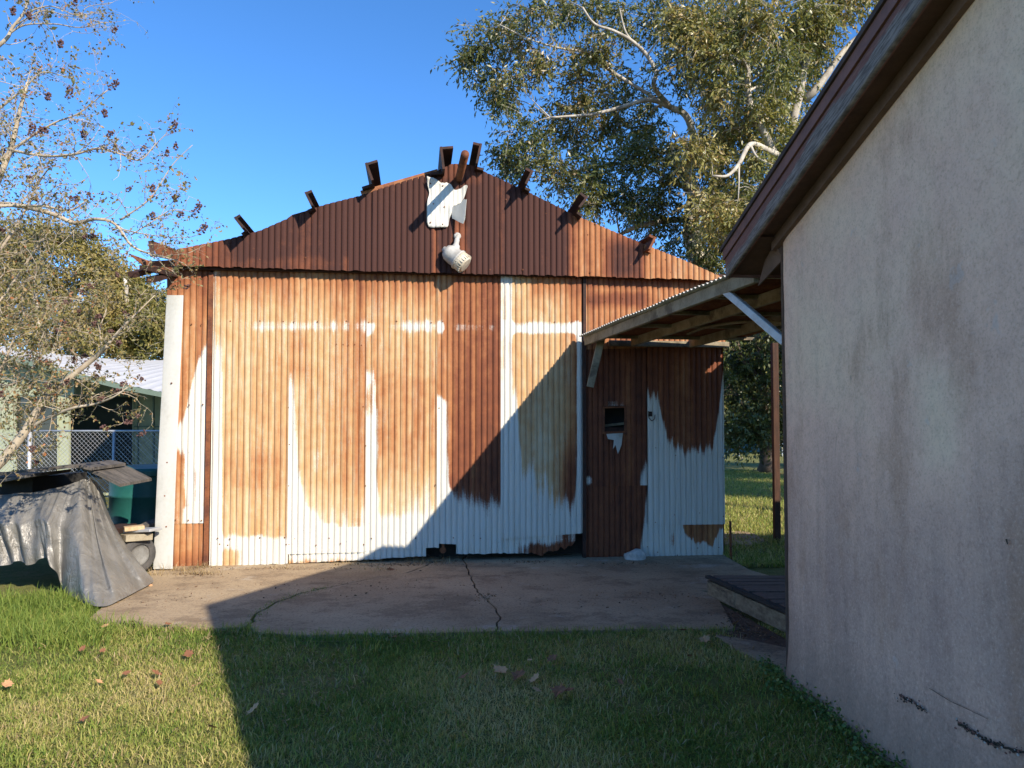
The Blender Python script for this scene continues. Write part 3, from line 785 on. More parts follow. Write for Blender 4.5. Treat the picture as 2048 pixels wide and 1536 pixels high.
# ragged tin hanging out of the small window
mb = MB()
pts = [wuz(x, y, 0.04) for x, y in ((1213, 868), (1246, 866), (1243, 890), (1236, 908), (1231, 890), (1226, 898), (1228, 880), (1216, 878))]
mb.poly([(u, -0.04, z) for u, z in pts], (0, 0.004, 0)); mb.build('torn_flap', M['white_metal'], SHD)
MB().tube([(*[wuz(x, y, 0.03)[0], -0.03 - 0.02 * k, wuz(x, y, 0.03)[1]],) for k, (x, y) in enumerate(((1297, 822), (1297, 836), (1302, 842), (1306, 838), (1306, 830)))], 0.006, 5).build('door_hook', M['dark_steel'], SHD)
MB().box((U(1299, 828), -0.03, Zp(1299, 828)), (0.05, 0.012, 0.06)).build('hasp', M['dark_steel'], SHD)
# nail heads
mb = MB()
def nail(px, py, off, r=0.008):
    u, z = wuz(px, py, off)
    Mx = Matrix.Translation((u, -off - 0.016, z)) @ Matrix.Rotation(math.pi / 2, 4, 'X')
    mb.lathe([(r, -0.004), (r, 0.004), (0.0, 0.006)], Mx, 6)
for py, xs in ((644, (462, 520, 567, 590, 637, 695, 738, 795, 862, 885, 936, 990, 1013, 1056, 1110, 1143)), (690, (652, 675, 686, 698, 710, 722)),
               (1076, (437, 460, 519, 568, 590, 660, 745, 830, 905, 960)), (1088, (440, 455, 573, 580, 632, 680, 728)),
               (815, (580, 728, 880)), (890, (581, 732, 1002)), (970, (578, 730, 872, 1003)), (650, (382, 405)), (810, (380, 406)), (1040, (354, 378, 402))):
    for x in xs: nail(x + random.uniform(-2, 2), py + random.uniform(-2, 2), 0.005)
for x, y in ((508, 498), (520, 520), (468, 500), (612, 516), (690, 530), (800, 535), (1012, 400), (1050, 405), (1092, 428), (1190, 448), (1175, 470), (1205, 500), (1180, 545), (1220, 440), (1238, 470),
             (1260, 530), (1340, 545), (1337, 530), (1382, 545), (1398, 536), (1380, 525), (1330, 520), (1045, 540), (980, 540), (905, 545)):
    nail(x, y, G_OFF, 0.009)
for x in (1180, 1215, 1250, 1290, 1310, 1350, 1400, 1440):
    for y in (600, 720, 905, 1035, 1100): nail(x + random.uniform(-6, 6), y + random.uniform(-10, 10), 0.012, 0.006)
tag(mb.build('nail_heads', M['rust_steel'], SHD), kind='stuff')

# ---- purlin tails and ridge pipe sticking out of the gable
def purlin(px, py, out, slope, mat, h=0.20, fl=0.07, flip=1, droop=0.0, twist=0.0):
    u, z = wuz(px, py, G_OFF)
    u += -math.sin(slope) * h * .45; z += math.cos(slope) * h * .45
    t = 0.014
    R = Matrix.Rotation(-slope + twist, 3, 'Y')
    prof_ = [(-t, -h / 2), (t, -h / 2), (t, h / 2), (-t, h / 2)]
    mb = MB()
    for (x0, x1, z0, z1, o) in ((-t, t, -h / 2, h / 2, out), (-t, fl * flip, h / 2 - 2 * t, h / 2, out * 0.97), (-fl * flip, t, -h / 2, -h / 2 + 2 * t, out * (0.55 if flip else 1))):
        vs = []
        for (yy, dz) in ((0.4, 0.0), (-o, -droop * o)):
            for (x, zz) in ((x0, z0), (x1, z0), (x1, z1), (x0, z1)):
                p = R @ Vector((x, 0, zz)); vs.append(Vector((u + p.x, yy, z + p.z + dz)))
        mb.add(vs, [(0, 1, 2, 3), (7, 6, 5, 4), (0, 4, 5, 1), (1, 5, 6, 2), (2, 6, 7, 3), (3, 7, 4, 0)])
    return mb.build('purlin', mat, SHD)
SL = math.atan2(zR - zE_L, uR - uA)
for (px, py, out, sgn, m_, h, dr, tw, fl_) in ((494, 470, 0.42, 1, 'dark_steel', .15, 0.0, -0.30, .06), (629, 421, 0.40, 1, 'dark_steel', .17, 0.05, -0.1, .07), (747, 376, 0.40, 1, 'dark_steel', .21, -.03, 0.0, .13),
                                     (890, 348, 0.40, 1, 'dark_steel', .26, 0.04, 0.22, .14), (948, 340, 0.40, -1, 'dark_steel', .24, 0, -.15, .09), (1046, 380, 0.45, -1, 'dark_steel', .18, 0.06, 0.1, .08),
                                     (1150, 432, 0.48, -1, 'dark_steel', .16, 0, .28, .09), (1290, 498, 0.34, -1, 'rust_steel', .17, 0.15, 0.1, .07)):
    purlin(px, py, out, SL * sgn, M[m_], h, fl_, sgn, dr, tw)
u, z = wuz(916, 360, G_OFF)
p0, p1 = Vector((u + 0.0, 0.3, z + 0.02)), Vector((u + 0.03, -1.0, z - 0.01))
MB().tube([p0, p1, p1 + Vector((0, 0.001, 0)), p1 + Vector((0, 0.25, 0))], [0.045, 0.045, 0.037, 0.037], 14, cap=False).build('ridge_pipe', M['rust_steel'], SHD, smooth=True)
# rake flashing along the left slope, bent ridge scrap
a, b = wuz(722, 386, G_OFF), wuz(876, 342, G_OFF)
MB().bar((a[0], -0.115, a[1]), (b[0], -0.115, b[1]), 0.03, 0.05).build('rake_flashing', M['flash'], SHD)
a, b = wuz(584, 434, G_OFF), wuz(655, 414, G_OFF)
MB().bar((a[0], -0.112, a[1]), (b[0], -0.112, b[1]), 0.02, 0.05).build('rake_flashing', M['flash'], SHD)
# torn eave corner on the left: eave channel, bent flashing, beam stubs
def shp(pts, off, th, name, mat):
    q = [wuz(x, y, o) for (x, y, o) in pts]
    mb = MB(); mb.poly([(u, -o, z) for (u, z), (_, _, o) in zip(q, pts)], (0.0, th, -0.008)); return mb.build(name, mat, SHD)
shp([(258, 507, .9), (283, 528, .8), (306, 540, .55), (345, 545, .1), (345, 520, .1), (300, 522, .6)], .5, 0.008, 'eave_flashing', M['rust_steel'])
shp([(303, 481, .8), (330, 490, .5), (365, 504, .1), (360, 520, .1), (330, 516, .35), (312, 510, .7)], .5, 0.008, 'eave_flashing', M['rust_steel'])
shp([(300, 512, .95), (296, 482, .95), (306, 480, .92), (310, 512, .92)], .9, 0.01, 'eave_flashing', M['dark_steel'])
for (x0, y0, o0, x1, y1, o1, w) in ((340, 530, 0.0, 263, 550, 1.05, 0.07), (350, 550, 0.0, 285, 535, 1.0, 0.06), (345, 548, 0, 300, 560, 0.75, 0.07)):
    a, b = wuz(x0, y0, o0), wuz(x1, y1, o1)
    MB().bar((a[0], -o0, a[1]), (b[0], -o1, b[1]), w, w * 0.8).build('eave_beam', M['dark_steel'], SHD)

# ================================================================== things fixed to or leaning on the shed
LP = empty('leaning_flashing', sh_world(U(325, 1138, .25), .25, 0), SH_ANG, label='tall white metal strip leaning against the shed left corner', cat='metal strip')
o_u = U(325, 1138, .25)
q = [(wuz(306, 1138, .25), .25), (wuz(345, 1138, .25), .25), (wuz(366, 590, .06), .06), (wuz(332, 590, .06), .06)]
N = 14; V = []; F = []
for i in range(N + 1):
    t = i / N
    a = Vector((q[0][0][0], 0, q[0][0][1])).lerp(Vector((q[3][0][0], 0, q[3][0][1])), t); b = Vector((q[1][0][0], 0, q[1][0][1])).lerp(Vector((q[2][0][0], 0, q[2][0][1])), t)
    off = .25 * (1 - t) + .06 * t + 0.012 * math.sin(t * 5)
    for k, s in enumerate((0, 0.08, 0.92, 1.0)):
        p = a.lerp(b, s); V.append((p.x - o_u, .25 - off + (0.006 if k in (0, 3) else 0), max(p.z, 0.002)))
    if i:
        for k in range(3): F.append(((i - 1) * 4 + k, (i - 1) * 4 + k + 1, i * 4 + k + 1, i * 4 + k))
np_mesh('strip', V, F, mat=M['white_metal'], parent=LP)
mb = MB()
for s_, t_ in ((0.55, .33), (0.5, .62), (.45, .74), (.6, .85)):
    t = t_
    a = Vector((q[3][0][0], 0, q[3][0][1])).lerp(Vector((q[0][0][0], 0, q[0][0][1])), t); b = Vector((q[2][0][0], 0, q[2][0][1])).lerp(Vector((q[1][0][0], 0, q[1][0][1])), t)
    p = a.lerp(b, s_); off = .06 * (1 - t) + .25 * t
    mb.lathe([(0.009, -0.006), (0.009, 0.012), (0.0, 0.013)], Matrix.Translation((p.x - o_u, .25 - off, p.z)) @ Matrix.Rotation(math.pi / 2, 4, 'X'), 8)
tag(mb.build('screw_heads', M['rust_steel'], LP), kind='stuff')

def zpx(x, y): return 820 + x / 6.4, 320 + y / 6.4
TS = empty('torn_sheet', sh_world(U(893, 408, .14), .14, Zp(893, 408, .14)), SH_ANG, label='torn white metal sheet nailed under the shed gable peak', cat='metal sheet')
ou, oz = wuz(893, 408, .14)
TOFF = .165
xs_ = np.linspace(216, 733, 46); rows_ = 22
tp_ = np.interp(xs_, [215, 330, 400, 470, 520, 570, 640, 700, 728, 735], [225, 250, 295, 290, 310, 385, 370, 330, 328, 345]) + 5 * (vnoise(xs_ * .09, xs_ * 0, 2) - .5)
bt_ = np.interp(xs_, [215, 240, 372, 380, 490, 498, 530, 545, 640, 690, 735], [800, 860, 866, 860, 856, 765, 690, 600, 560, 495, 352]) + 8 * (vnoise(xs_ * .11, xs_ * 0, 3) - .5)
pv = []
for i_, x_ in enumerate(xs_):
    for j_ in range(rows_):
        y_ = tp_[i_] + (bt_[i_] - tp_[i_]) * j_ / (rows_ - 1)
        xx = x_ + 30 * math.exp(-((y_ - 420) / 80) ** 2) * max(0, 1 - (x_ - 215) / 110)
        u_, z_ = wuz(*zpx(xx, y_), .17)
        curl_ = .05 * max(0, (330 - y_) / 110) ** 2 + .03 * max(0, (xx - 620) / 110) ** 2
        pv.append((u_ - ou, -.030 - curl_ - .012 * mnoise.noise(Vector((xx * .012, y_ * .006, 1))) - .004 * math.cos(xx * .11), z_ - oz))
tf = np_mesh('sheet_face', pv, grid_faces(46, rows_), mat=M['torn_white'], parent=TS, smooth=True)
so_ = tf.modifiers.new('thick', 'SOLIDIFY'); so_.thickness = .003
mb = MB()
for x_, y_ in ((260, 300), (420, 330), (300, 560), (440, 600), (260, 800), (420, 820)):
    u_, z_ = wuz(*zpx(x_, y_), .18)
    mb.lathe([(.008, -.004), (.008, .006), (0, .008)], Matrix.Translation((u_ - ou, -.038, z_ - oz)) @ Matrix.Rotation(math.pi / 2, 4, 'X'), 6)
tag(mb.build('nail_heads', M['rust_steel'], TS), kind='stuff')
out2 = [(690, 500), (722, 505), (700, 760), (680, 815), (640, 800), (540, 745), (530, 690), (530, 660), (545, 600), (580, 585), (640, 560)]
mb = MB(); pl = []
for i, (x, y) in enumerate(out2):
    o = 0.172 + max(0, (x - 535)) / 190 * 0.16
    u_, z_ = wuz(*zpx(x, y), o)
    pl.append((u_ - ou, -(o - .14), z_ - oz))
mb.poly(pl, (0.003, 0.003, 0)); mb.build('bent_flap', M['torn_white'], TS)

# floodlight under the torn sheet
lu, lz = wuz(914, 470, G_OFF + .03)
WL = empty('wall_lamp', sh_world(lu, G_OFF + .03, lz), SH_ANG, label='old cream floodlight with ribbed lens mounted on the gable', cat='lamp')
def Lp(px, py, off):
    u_, z_ = wuz(px, py, off); return Vector((u_ - lu, -(off - G_OFF - .03), z_ - lz))
mb = MB(); mb.tube(smooth_path([Lp(916, 472, .15), Lp(914, 480, .19), Lp(912, 492, .22), Lp(911, 502, .24)], 4), [.026] * 4 + [.032] * 4 + [.046] * 5, 12); mb.build('arm', M['lamp_body'], WL, smooth=True)
MB().lathe([(0.0, -.015), (.042, -.015), (.042, .0), (.03, .010), (0, .010)], Matrix.Translation(Lp(915, 472, .16)) @ Matrix.Rotation(math.pi / 2, 4, 'X'), 14).build('mount_plate', M['lamp_body'], WL)
A_, B_ = Lp(891, 500, .20), Lp(930, 529, .27)
ax = (B_ - A_); Lb = ax.length
Mx = Matrix.Translation(A_) @ ax.to_track_quat('Z', 'Y').to_matrix().to_4x4()
MB().lathe([(0, -.03), (.03, -.03), (.04, .0), (.072, .01), (.098, .05), (.105, .10), (.106, Lb * .62), (.112, Lb * .63), (.112, Lb * .67)], Mx, 24).build('housing', M['lamp_body'], WL, smooth=True)
mb = MB(); mb.lathe([(.106, Lb * .67), (.116, Lb * .80), (.106, Lb * .98), (.085, Lb * 1.05), (0, Lb * 1.07)], Mx, 28)
for k in range(22):
    a = 2 * math.pi * k / 22; c, s = math.cos(a), math.sin(a)
    mb.bar(Mx @ Vector((.106 * c, .106 * s, Lb * .70)), Mx @ Vector((.110 * c, .110 * s, Lb * 1.0)), .008, .014, up=(Mx.to_3x3() @ Vector((c, s, 0))))
mb.build('lens', M['lamp_lens'], WL)
MB().lathe([(.112, Lb * .62), (.122, Lb * .64), (.122, Lb * .70), (.11, Lb * .72)], Mx, 24).build('lens_ring', M['lamp_body'], WL)
MB().tube([Lp(888, 503, .24), Lp(893, 505, .25), Lp(896, 509, .25)], .016, 8).build('cable_gland', M['lamp_body'], WL)

# pale stone at the foot of the shed, thin stake
def rock(name, c, s, seed, mat, label):
    bm = bmesh.new(); bmesh.ops.create_icosphere(bm, subdivisions=3, radius=1)
    for v in bm.verts:
        d = v.co.normalized()
        k = 1 + 0.35 * mnoise.noise(d * 1.6 + Vector((seed, 0, 0))) + 0.10 * mnoise.noise(d * 5 + Vector((0, seed, 0)))
        v.co = Vector((d.x * s[0] * k, d.y * s[1] * k, max(-0.01, d.z * s[2] * k)))
    me = bpy.data.meshes.new(name); bm.to_mesh(me); bm.free()
    o = link_mesh(name, me, mat, None, True); o.location = c
    return tag(o, label, 'stone')
p = on_ground(1270, 1118); rock('stone', (p.x, p.y, 0.0), (0.145, 0.10, 0.11), 3.0, M['stone'], 'pale rounded stone on the concrete against the small shed door')
p = on_ground(1462, 1116); o = MB().tube([(p.x, p.y, -0.05), (p.x - .005, p.y, .44)], .015, 8).build('stake', M['rust_steel']); tag(o, 'thin rusty pipe stake standing beside the shed right corner', 'stake')

# ================================================================== CANOPY between shed and house
CN = empty('canopy', (1.3, 7.2, 0), label='flat corrugated canopy on weathered beams between shed and house', cat='canopy')
CNO = Vector((1.3, 7.2, 0))
def cbar(name, a, b, w, h, mat, up=(0, 0, 1)):
    return MB().bar(Vector(a) - CNO, Vector(b) - CNO, w, h, up).build(name, mat, CN, bevel=0.004)
A0, A1 = at(1172, 683, 8.98), at(1513, 551, 5.28)
A1.z = max(A1.z, 2.58)
dirA = (A1 - A0)
cbar('beam', A0, A1, 0.045, 0.10, M['beam_wood'])
b0 = at(1265, 684, 9.02); b1 = b0 + dirA * 1.02
cbar('beam', b0, b1, 0.045, 0.10, M['beam_wood'])
c0 = b0 + (b0 - A0) * 1.3; c0.y = 9.2; c1 = c0 + dirA * 0.9
cbar('beam', c0, c1, 0.045, 0.10, M['beam_wood'])
for t in (0.06, 0.30, 0.52, 0.74, 0.96):
    p = A0 + dirA * t; q = p + Vector((2.0 - 0.5 * t, 0.25 - .2 * t, 0.0))
    cbar('cross_batten', p + Vector((0.03, 0, 0.030)), q + Vector((0, 0, 0.030)), 0.05, 0.036, M['beam_wood'])
# ledger on the shed wall
cbar('ledger', sh_world(U(1215, 684), .06, A0.z - .01), sh_world(uB + .05, .06, A0.z - .01), 0.04, 0.07, M['beam_wood'])
# corrugated roof sheets, ribs running across
def canopy_sheet(t0, t1, lift):
    L = dirA.length
    s = np.arange(t0 * L, t1 * L, PITCH_C / 8)
    r = np.concatenate([[-0.05, -.02, .01, .1], np.linspace(.2, 1.0, 6)])
    Sg, Rg = np.meshgrid(s, r, indexing='ij')
    base = np.array(A0)[None, None, :] + (np.array(dirA) / L)[None, None, :] * Sg[..., None]
    T = Sg / L
    wid = np.where(True, 1.92 - 0.35 * T, 0)
    X = base[..., 0] + wid * Rg; Y = base[..., 1] + 0.12 * Rg * (1 - T); Z = base[..., 2] + 0.052 + lift + 0.018 * (0.5 + 0.5 * np.cos(2 * np.pi * Sg / PITCH_C)) + 0.006 * (vnoise(Sg * 2, Rg * 2, 5) - .5)
    V = np.stack([X, Y, Z], -1).reshape(-1, 3) - np.array(CNO)
    return np_mesh('roof_sheet', V, grid_faces(len(s), len(r)), {'rust': np.where(Rg.ravel() < .08, .15, .95), 'tone': np.full(len(V), 0.62)}, M['sheet'], CN, smooth=True)  # outer ends whitened to paint in the sunlit look of the edge
for k in range(5): canopy_sheet(k * 0.205, k * 0.205 + 0.215, 0.004 * (k % 2))
# braces
cbar('brace', at(1204, 672, 8.86), at(1180, 774, 8.93), 0.05, 0.085, M['beam_wood'], up=(1, 0, 0))
cbar('brace', at(1442, 574, 5.85), at(1576, 688, 4.85), 0.085, 0.05, M['brace_paint'], up=(0.3, 0.2, 1))
mb = MB(); mb.bar(Vector(at(1436, 566, 5.9)) - CNO, Vector(at(1450, 590, 5.85)) - CNO, .03, .05); mb.build('brace_plate', M['galv'], CN)
# arched hoop lying under the sheets
hp = [at(1375, 668, 8.2), at(1410, 655, 7.9), at(1470, 645, 7.6), at(1530, 643, 7.3), at(1570, 646, 7.1)]
MB().tube([p - CNO for p in smooth_path(hp, 4)], .016, 6).build('bent_strip', M['beam_wood'], CN)

# post beyond the canopy
p = on_ground(1554, 1080)
o = MB().bar((p.x, p.y, -.05), (p.x, p.y, 2.75), .085, .085, up=(0, 1, 0)).build('wooden_post', M['post_wood'], bevel=.006); tag(o, 'red brown wooden post beside the pink house corner', 'post')

# ================================================================== HOUSE on the right
HO = Vector((1.71, 4.76, 0)); HA = math.atan2(0.06, 1.0)
HS = empty('stucco_house', HO, 0.0, label='pink stucco house with red trimmed low gable roof', cat='house')
e1 = Vector((0.06, -1, 0)).normalized(); e2 = Vector((1, 0.06, 0)).normalized()
TS_ = 0.28; SP = 3.25; T2 = 0.82; WZ = 2.71; SEND = SP + 2.6  # unseen near slope made steep to shape the house shadow on the lawn
def rz_(s): return np.where(np.asarray(s) < SP, WZ + TS_ * np.asarray(s), WZ + TS_ * SP - T2 * (np.asarray(s) - SP))
def hpt(s, o, z): return e1 * s + e2 * o + Vector((0, 0, z))
s_ = np.linspace(0, SEND, 110); v_ = np.linspace(0, 1, 70)
SG, VG = np.meshgrid(s_, v_, indexing='ij')
ZG = -0.15 + VG * (np.minimum(rz_(SG), 9) + 0.04 + 0.15)
OG = 0.010 * (vnoise(SG * 1.6, ZG * 1.6, 4) - .5) + 0.006 * (vnoise(SG * 6, ZG * 6, 5) - .5) - 0.03 * np.exp(-np.clip(ZG, 0, 9) / 0.12)
OG = OG + 0.035 * (np.exp(-SG / 0.03))
P = np.stack([e1.x * SG + e2.x * OG, e1.y * SG + e2.y * OG, ZG], -1).reshape(-1, 3)
Pw = P + np.array(HO); px, py = project(np.where(Pw[:, 1:2] > 0.3, Pw, np.array([[1.9, 1, 1]])))
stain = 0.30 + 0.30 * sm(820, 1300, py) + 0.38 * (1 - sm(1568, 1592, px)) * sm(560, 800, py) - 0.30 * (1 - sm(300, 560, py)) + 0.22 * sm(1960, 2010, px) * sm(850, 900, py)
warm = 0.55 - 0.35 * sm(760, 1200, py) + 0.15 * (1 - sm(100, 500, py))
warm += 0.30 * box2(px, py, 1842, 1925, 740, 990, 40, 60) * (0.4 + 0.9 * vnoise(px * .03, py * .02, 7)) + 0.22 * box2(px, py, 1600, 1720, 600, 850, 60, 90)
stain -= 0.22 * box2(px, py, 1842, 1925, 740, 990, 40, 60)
np_mesh('wall', P, grid_faces(len(s_), len(v_)), {'stain': stain, 'warm': warm}, M['stucco'], HS, smooth=True)
mb = MB(); mb.add([hpt(0.02, 0, -.15), hpt(0.02, 7, -.15), hpt(0.02, 7, WZ), hpt(0.02, 0, WZ)], [(0, 1, 2, 3)])
mb.add([hpt(SEND, 0, -.15), hpt(SEND, 7, -.15), hpt(SEND, 7, 1.5), hpt(SEND, 0, 1.5)], [(0, 1, 2, 3)])
mb.add([hpt(0, 7, -.15), hpt(SEND, 7, -.15), hpt(SEND, 7, 1.2), hpt(SP, 7, WZ + TS_ * SP), hpt(0, 7, WZ)], [(0, 1, 2, 3, 4)])
mb.build('side_wall', M['frieze'], HS)
OV, EV = -0.165, -0.50          # rake overhang, eave overhang
def rake(name, o0, o1, dz0, dz1, mat, s0=EV, extra=None):
    """prism following both slopes; o = distance from wall, dz = above the slope line"""
    ss = [s0, SP, SP + 2.75]
    zs = [WZ + TS_ * s0, WZ + TS_ * SP, WZ + TS_ * SP - T2 * 2.75]
    mb = MB(); vs = []
    for s, z in zip(ss, zs):
        for o, d in ((o0, dz0), (o1, dz0), (o1, dz1), (o0, dz1)): vs.append(hpt(s, o, z + d))
    fs = [(0, 1, 2, 3), (11, 10, 9, 8)]
    for i in (0, 4):
        for k in range(4): fs.append((i + k, i + 4 + k, i + 4 + (k + 1) % 4, i + (k + 1) % 4))
    mb.add(vs, fs)
    return mb.build(name, mat, HS)
rake('roof', OV - 0.035, 7.3, 0.245, 0.275, M['shingle'], EV - 0.04)
rake('roof_deck', OV + 0.025, 7.2, 0.20, 0.243, M['soffit'])
rake('soffit', OV + 0.022, 0.02, 0.075, 0.095, M['soffit'])
rake('trim_board', OV - 0.022, OV + 0.020, 0.175, 0.243, M['trim_red'], EV - 0.02)
rake('frieze_board', -0.030, 0.02, 0.0, 0.072, M['frieze'], -0.05)
# peeling fascia with a wear attribute
ss = np.linspace(EV, SP, 120); vv = np.linspace(0, 1, 8)
A, B = np.meshgrid(ss, vv, indexing='ij')
zz = WZ + TS_ * A + 0.035 + B * 0.135
PP = np.stack([e1.x * A + e2.x * OV, e1.y * A + e2.y * OV, zz], -1).reshape(-1, 3)
peel = (1.20 - 1.05 * B + 0.5 * (vnoise(A * 2.2, B, 9) - .5) - 0.25 * (1 - sm(-.4, .5, A))).ravel()
fo = np_mesh('fascia_board', PP, grid_faces(len(ss), 8), {'peel': peel, 'along': A.ravel(), 'across': (B * .135).ravel()}, M['fascia'], HS)
sol = fo.modifiers.new('thick', 'SOLIDIFY'); sol.thickness = 0.022; sol.offset = 0
rake('fascia_back', OV + 0.012, OV + 0.02, 0.035, 0.17, M['fascia'])
# eave board at the far end, small return bracket
MB().bar(hpt(EV, OV, WZ + TS_ * EV + 0.11), hpt(EV, 7.2, WZ + TS_ * EV + 0.11), .02, .13).build('eave_board', M['trim_red'], HS)
mb = MB(); mb.add([hpt(EV, OV + .02, WZ + TS_ * EV + .06), hpt(EV, 7, WZ + TS_ * EV + .06), hpt(.02, 7, WZ + .06), hpt(.02, OV + .02, WZ + .06)], [(0, 1, 2, 3)]); mb.build('eave_soffit', M['soffit'], HS)
q = [at(1552, 492, 4.78), at(1566, 518, 4.78), at(1516, 572, 5.1), at(1530, 520, 5.0), at(1540, 503, 4.9)]
mb = MB(); mb.poly([p - HO for p in q], (0.02, 0.0, 0.01)); mb.build('return_board', M['frieze'], HS)
mb = MB(); zt_ = 2.765
mb.poly([Vector(p) - HO for p in ((2.80, 5.25, zt_), (9.2, 5.25, zt_), (9.2, 7.45, zt_), (4.35, 7.45, zt_), (3.12, 8.88, zt_), (3.12, 8.50, zt_), (2.75, 8.42, zt_))], (0, 0, .06)); mb.build('shade_roof', M['soffit'], HS)  # added roof, outline cut so its shade fits the shed wall and lawn
# gouges and cracks in the render coat
def gouge(pts, w, name='gouge', mat='crack', lift=0.012):
    mb = MB(); q = []
    for (x, y) in pts:
        d = ray(x, y); n = e2; o = Vector((0, 0, CAM_H)); t = (HO - e2 * lift - o).dot(n) / d.dot(n); q.append(o + d * t - HO)
    n = 10; L, R = [], []
    for i in range(len(q) - 1):
        for k in range(n):
            p = q[i].lerp(q[i + 1], k / n); d = (q[i + 1] - q[i]).normalized(); s = d.cross(e2)
            jit = mnoise.noise(p * 25) * w; ww = w * (0.35 + 0.9 * abs(mnoise.noise(p * 17 + Vector((3, 1, 2)))))
            L.append(p + s * (jit + ww)); R.append(p + s * (jit - ww))
    for i in range(len(L) - 1): mb.add([L[i], L[i + 1], R[i + 1], R[i]], [(0, 1, 2, 3)])
    return mb.build(name, M[mat], HS)
gouge([(1798, 1390), (1822, 1404), (1850, 1420)], .006)
gouge([(1915, 1446), (1950, 1468), (1990, 1490), (2060, 1508)], .009)
gouge([(1858, 1376), (1900, 1402), (1985, 1442)], .0022)
gouge([(1776, 625), (1775, 655)], .002); gouge([(1674, 865), (1670, 905)], .0015)
gouge([(2013, 1078), (2015, 1090)], .006)
def chips(pts, n, sp):
    mb = MB()
    for _ in range(n):
        k = random.randrange(len(pts) - 1); t = random.random()
        x = pts[k][0] + (pts[k + 1][0] - pts[k][0]) * t + random.gauss(0, sp); y = pts[k][1] + (pts[k + 1][1] - pts[k][1]) * t + random.gauss(0, sp)
        d = ray(x, y); o = Vector((0, 0, CAM_H)); q = o + d * ((HO - e2 * .014 - o).dot(e2) / d.dot(e2)) - HO
        r_ = random.uniform(.0015, .0055); m_ = random.randint(4, 6); a0 = random.random() * 6
        mb.poly([q + (e1 * math.cos(a0 + 6.28 * i / m_) * random.uniform(.6, 2.0) + Vector((0, 0, 1)) * math.sin(a0 + 6.28 * i / m_)) * r_ for i in range(m_)], -e2 * .003)
    return mb
for mat_, n_, sp_ in (('lamp_body', 12, 4), ('trim_red', 26, 4), ('crack', 50, 4)):
    c_ = chips([(1798, 1390), (1822, 1404), (1850, 1420)], n_ // 2, sp_)
    c2 = chips([(1915, 1446), (1950, 1468), (1990, 1490), (2060, 1508)], n_, sp_); c_.add(c2.v, c2.f)
    tag(c_.build('render_chips', M[mat_], HS), kind='stuff')
for (x, y) in ((1590, 1336), (1601, 1326), (1607, 1330)): gouge([(x, y), (x + 3, y + 34), (x + 8, y + 72)], .0016, 'scratch', 'white_metal')

# deck at the house door
DK = empty('wooden_deck', (1.9, 6.4, 0), label='low dark plank deck beside the pink house corner', cat='deck')
DKO = Vector((1.9, 6.4, 0))
d0, d1 = on_ground(1418, 1190), on_ground(1566, 1262)
dl = d1 - d0
nP = 12
for i in range(nP):
    t0, t1 = i / nP, (i + 1) / nP - 0.008
    a = d0 + dl * ((t0 + t1) / 2) * 1.35 - DKO; w = dl.length * 1.35 * (t1 - t0)
    MB().bar(a + Vector((0.028, 0, .165 + random.uniform(-.004, .004))), a + Vector((2.2, random.uniform(-.01, .01), .165)), w * .94, .03).build('plank', M['deck_wood'], DK, bevel=.003)
for t0, t1 in ((0, .42), (.425, 1.3)):
    a, b = d0 + dl * t0 - DKO, d0 + dl * t1 - DKO
    MB().bar(a + Vector((0, 0, .070)), b + Vector((0, 0, .070)), .035, .135).build('side_board', M['deck_side'], DK, bevel=.003)
    MB().bar(a + Vector((-.012, 0, .170)), b + Vector((-.012, 0, .170)), .05, .028).build('edge_board', M['black'], DK, bevel=.003)

# ================================================================== LEFT SIDE: pile under a tarp, trailer, tank
TR = empty('trailer', (-4.9, 8.3, 0), label='small trailer with a tyre half hidden under the grey tarp', cat='trailer')
TRO = Vector((-4.9, 8.3, 0))
MB().box((-.95, .1, .62), (1.5, 1.1, .34)).build('bed', M['black'], TR, bevel=.01)
MB().box((-.3, .1, .40), (1.6, .9, .07)).build('chassis', M['dark_steel'], TR, bevel=.005)
wp = at(272, 1118, 8.1) - TRO; wp.z = .20
Mx = Matrix.Translation(wp) @ Matrix.Rotation(math.radians(62), 4, 'Z') @ Matrix.Rotation(math.pi / 2, 4, 'X')
wh = MB().lathe([(.115, -.07), (.17, -.08), (.195, -.06), (.20, 0), (.195, .06), (.17, .08), (.115, .07)], Mx, 24).build('tyre', M['rubber'], TR, smooth=True)
MB().lathe([(0, .02), (.03, .03), (.06, .02), (.10, .04), (.118, .06), (.118, -.06), (0, -.05)], Mx, 24).build('rim', M['rim'], TR, smooth=True)
MB().bar(wp + Vector((-.1, .05, .25)), wp + Vector((.22, -.02, .27)), .2, .03).build('fender', M['galv'], TR, bevel=.004)
# timber lying on the trailer
for i, (a, b, w, h, lab) in enumerate(((at(248, 1058, 8.0), at(288, 1054, 8.1), .13, .045, 'short pale timber offcut on top of the trailer beside the tarp'),
                                  (at(246, 1076, 7.95), at(300, 1072, 8.15), .16, .07, 'grey timber block under the pale offcut by the tarp'),
                                  (at(254, 1068, 8.3), at(330, 1034, 8.7), .14, .04, 'dark plank slanting up to the white leaning strip'))):
    o = MB().bar(a, b, w, h).build('timber', M[('plywood', 'beam_wood', 'black_board')[i]], bevel=.004); tag(o, lab, 'timber')
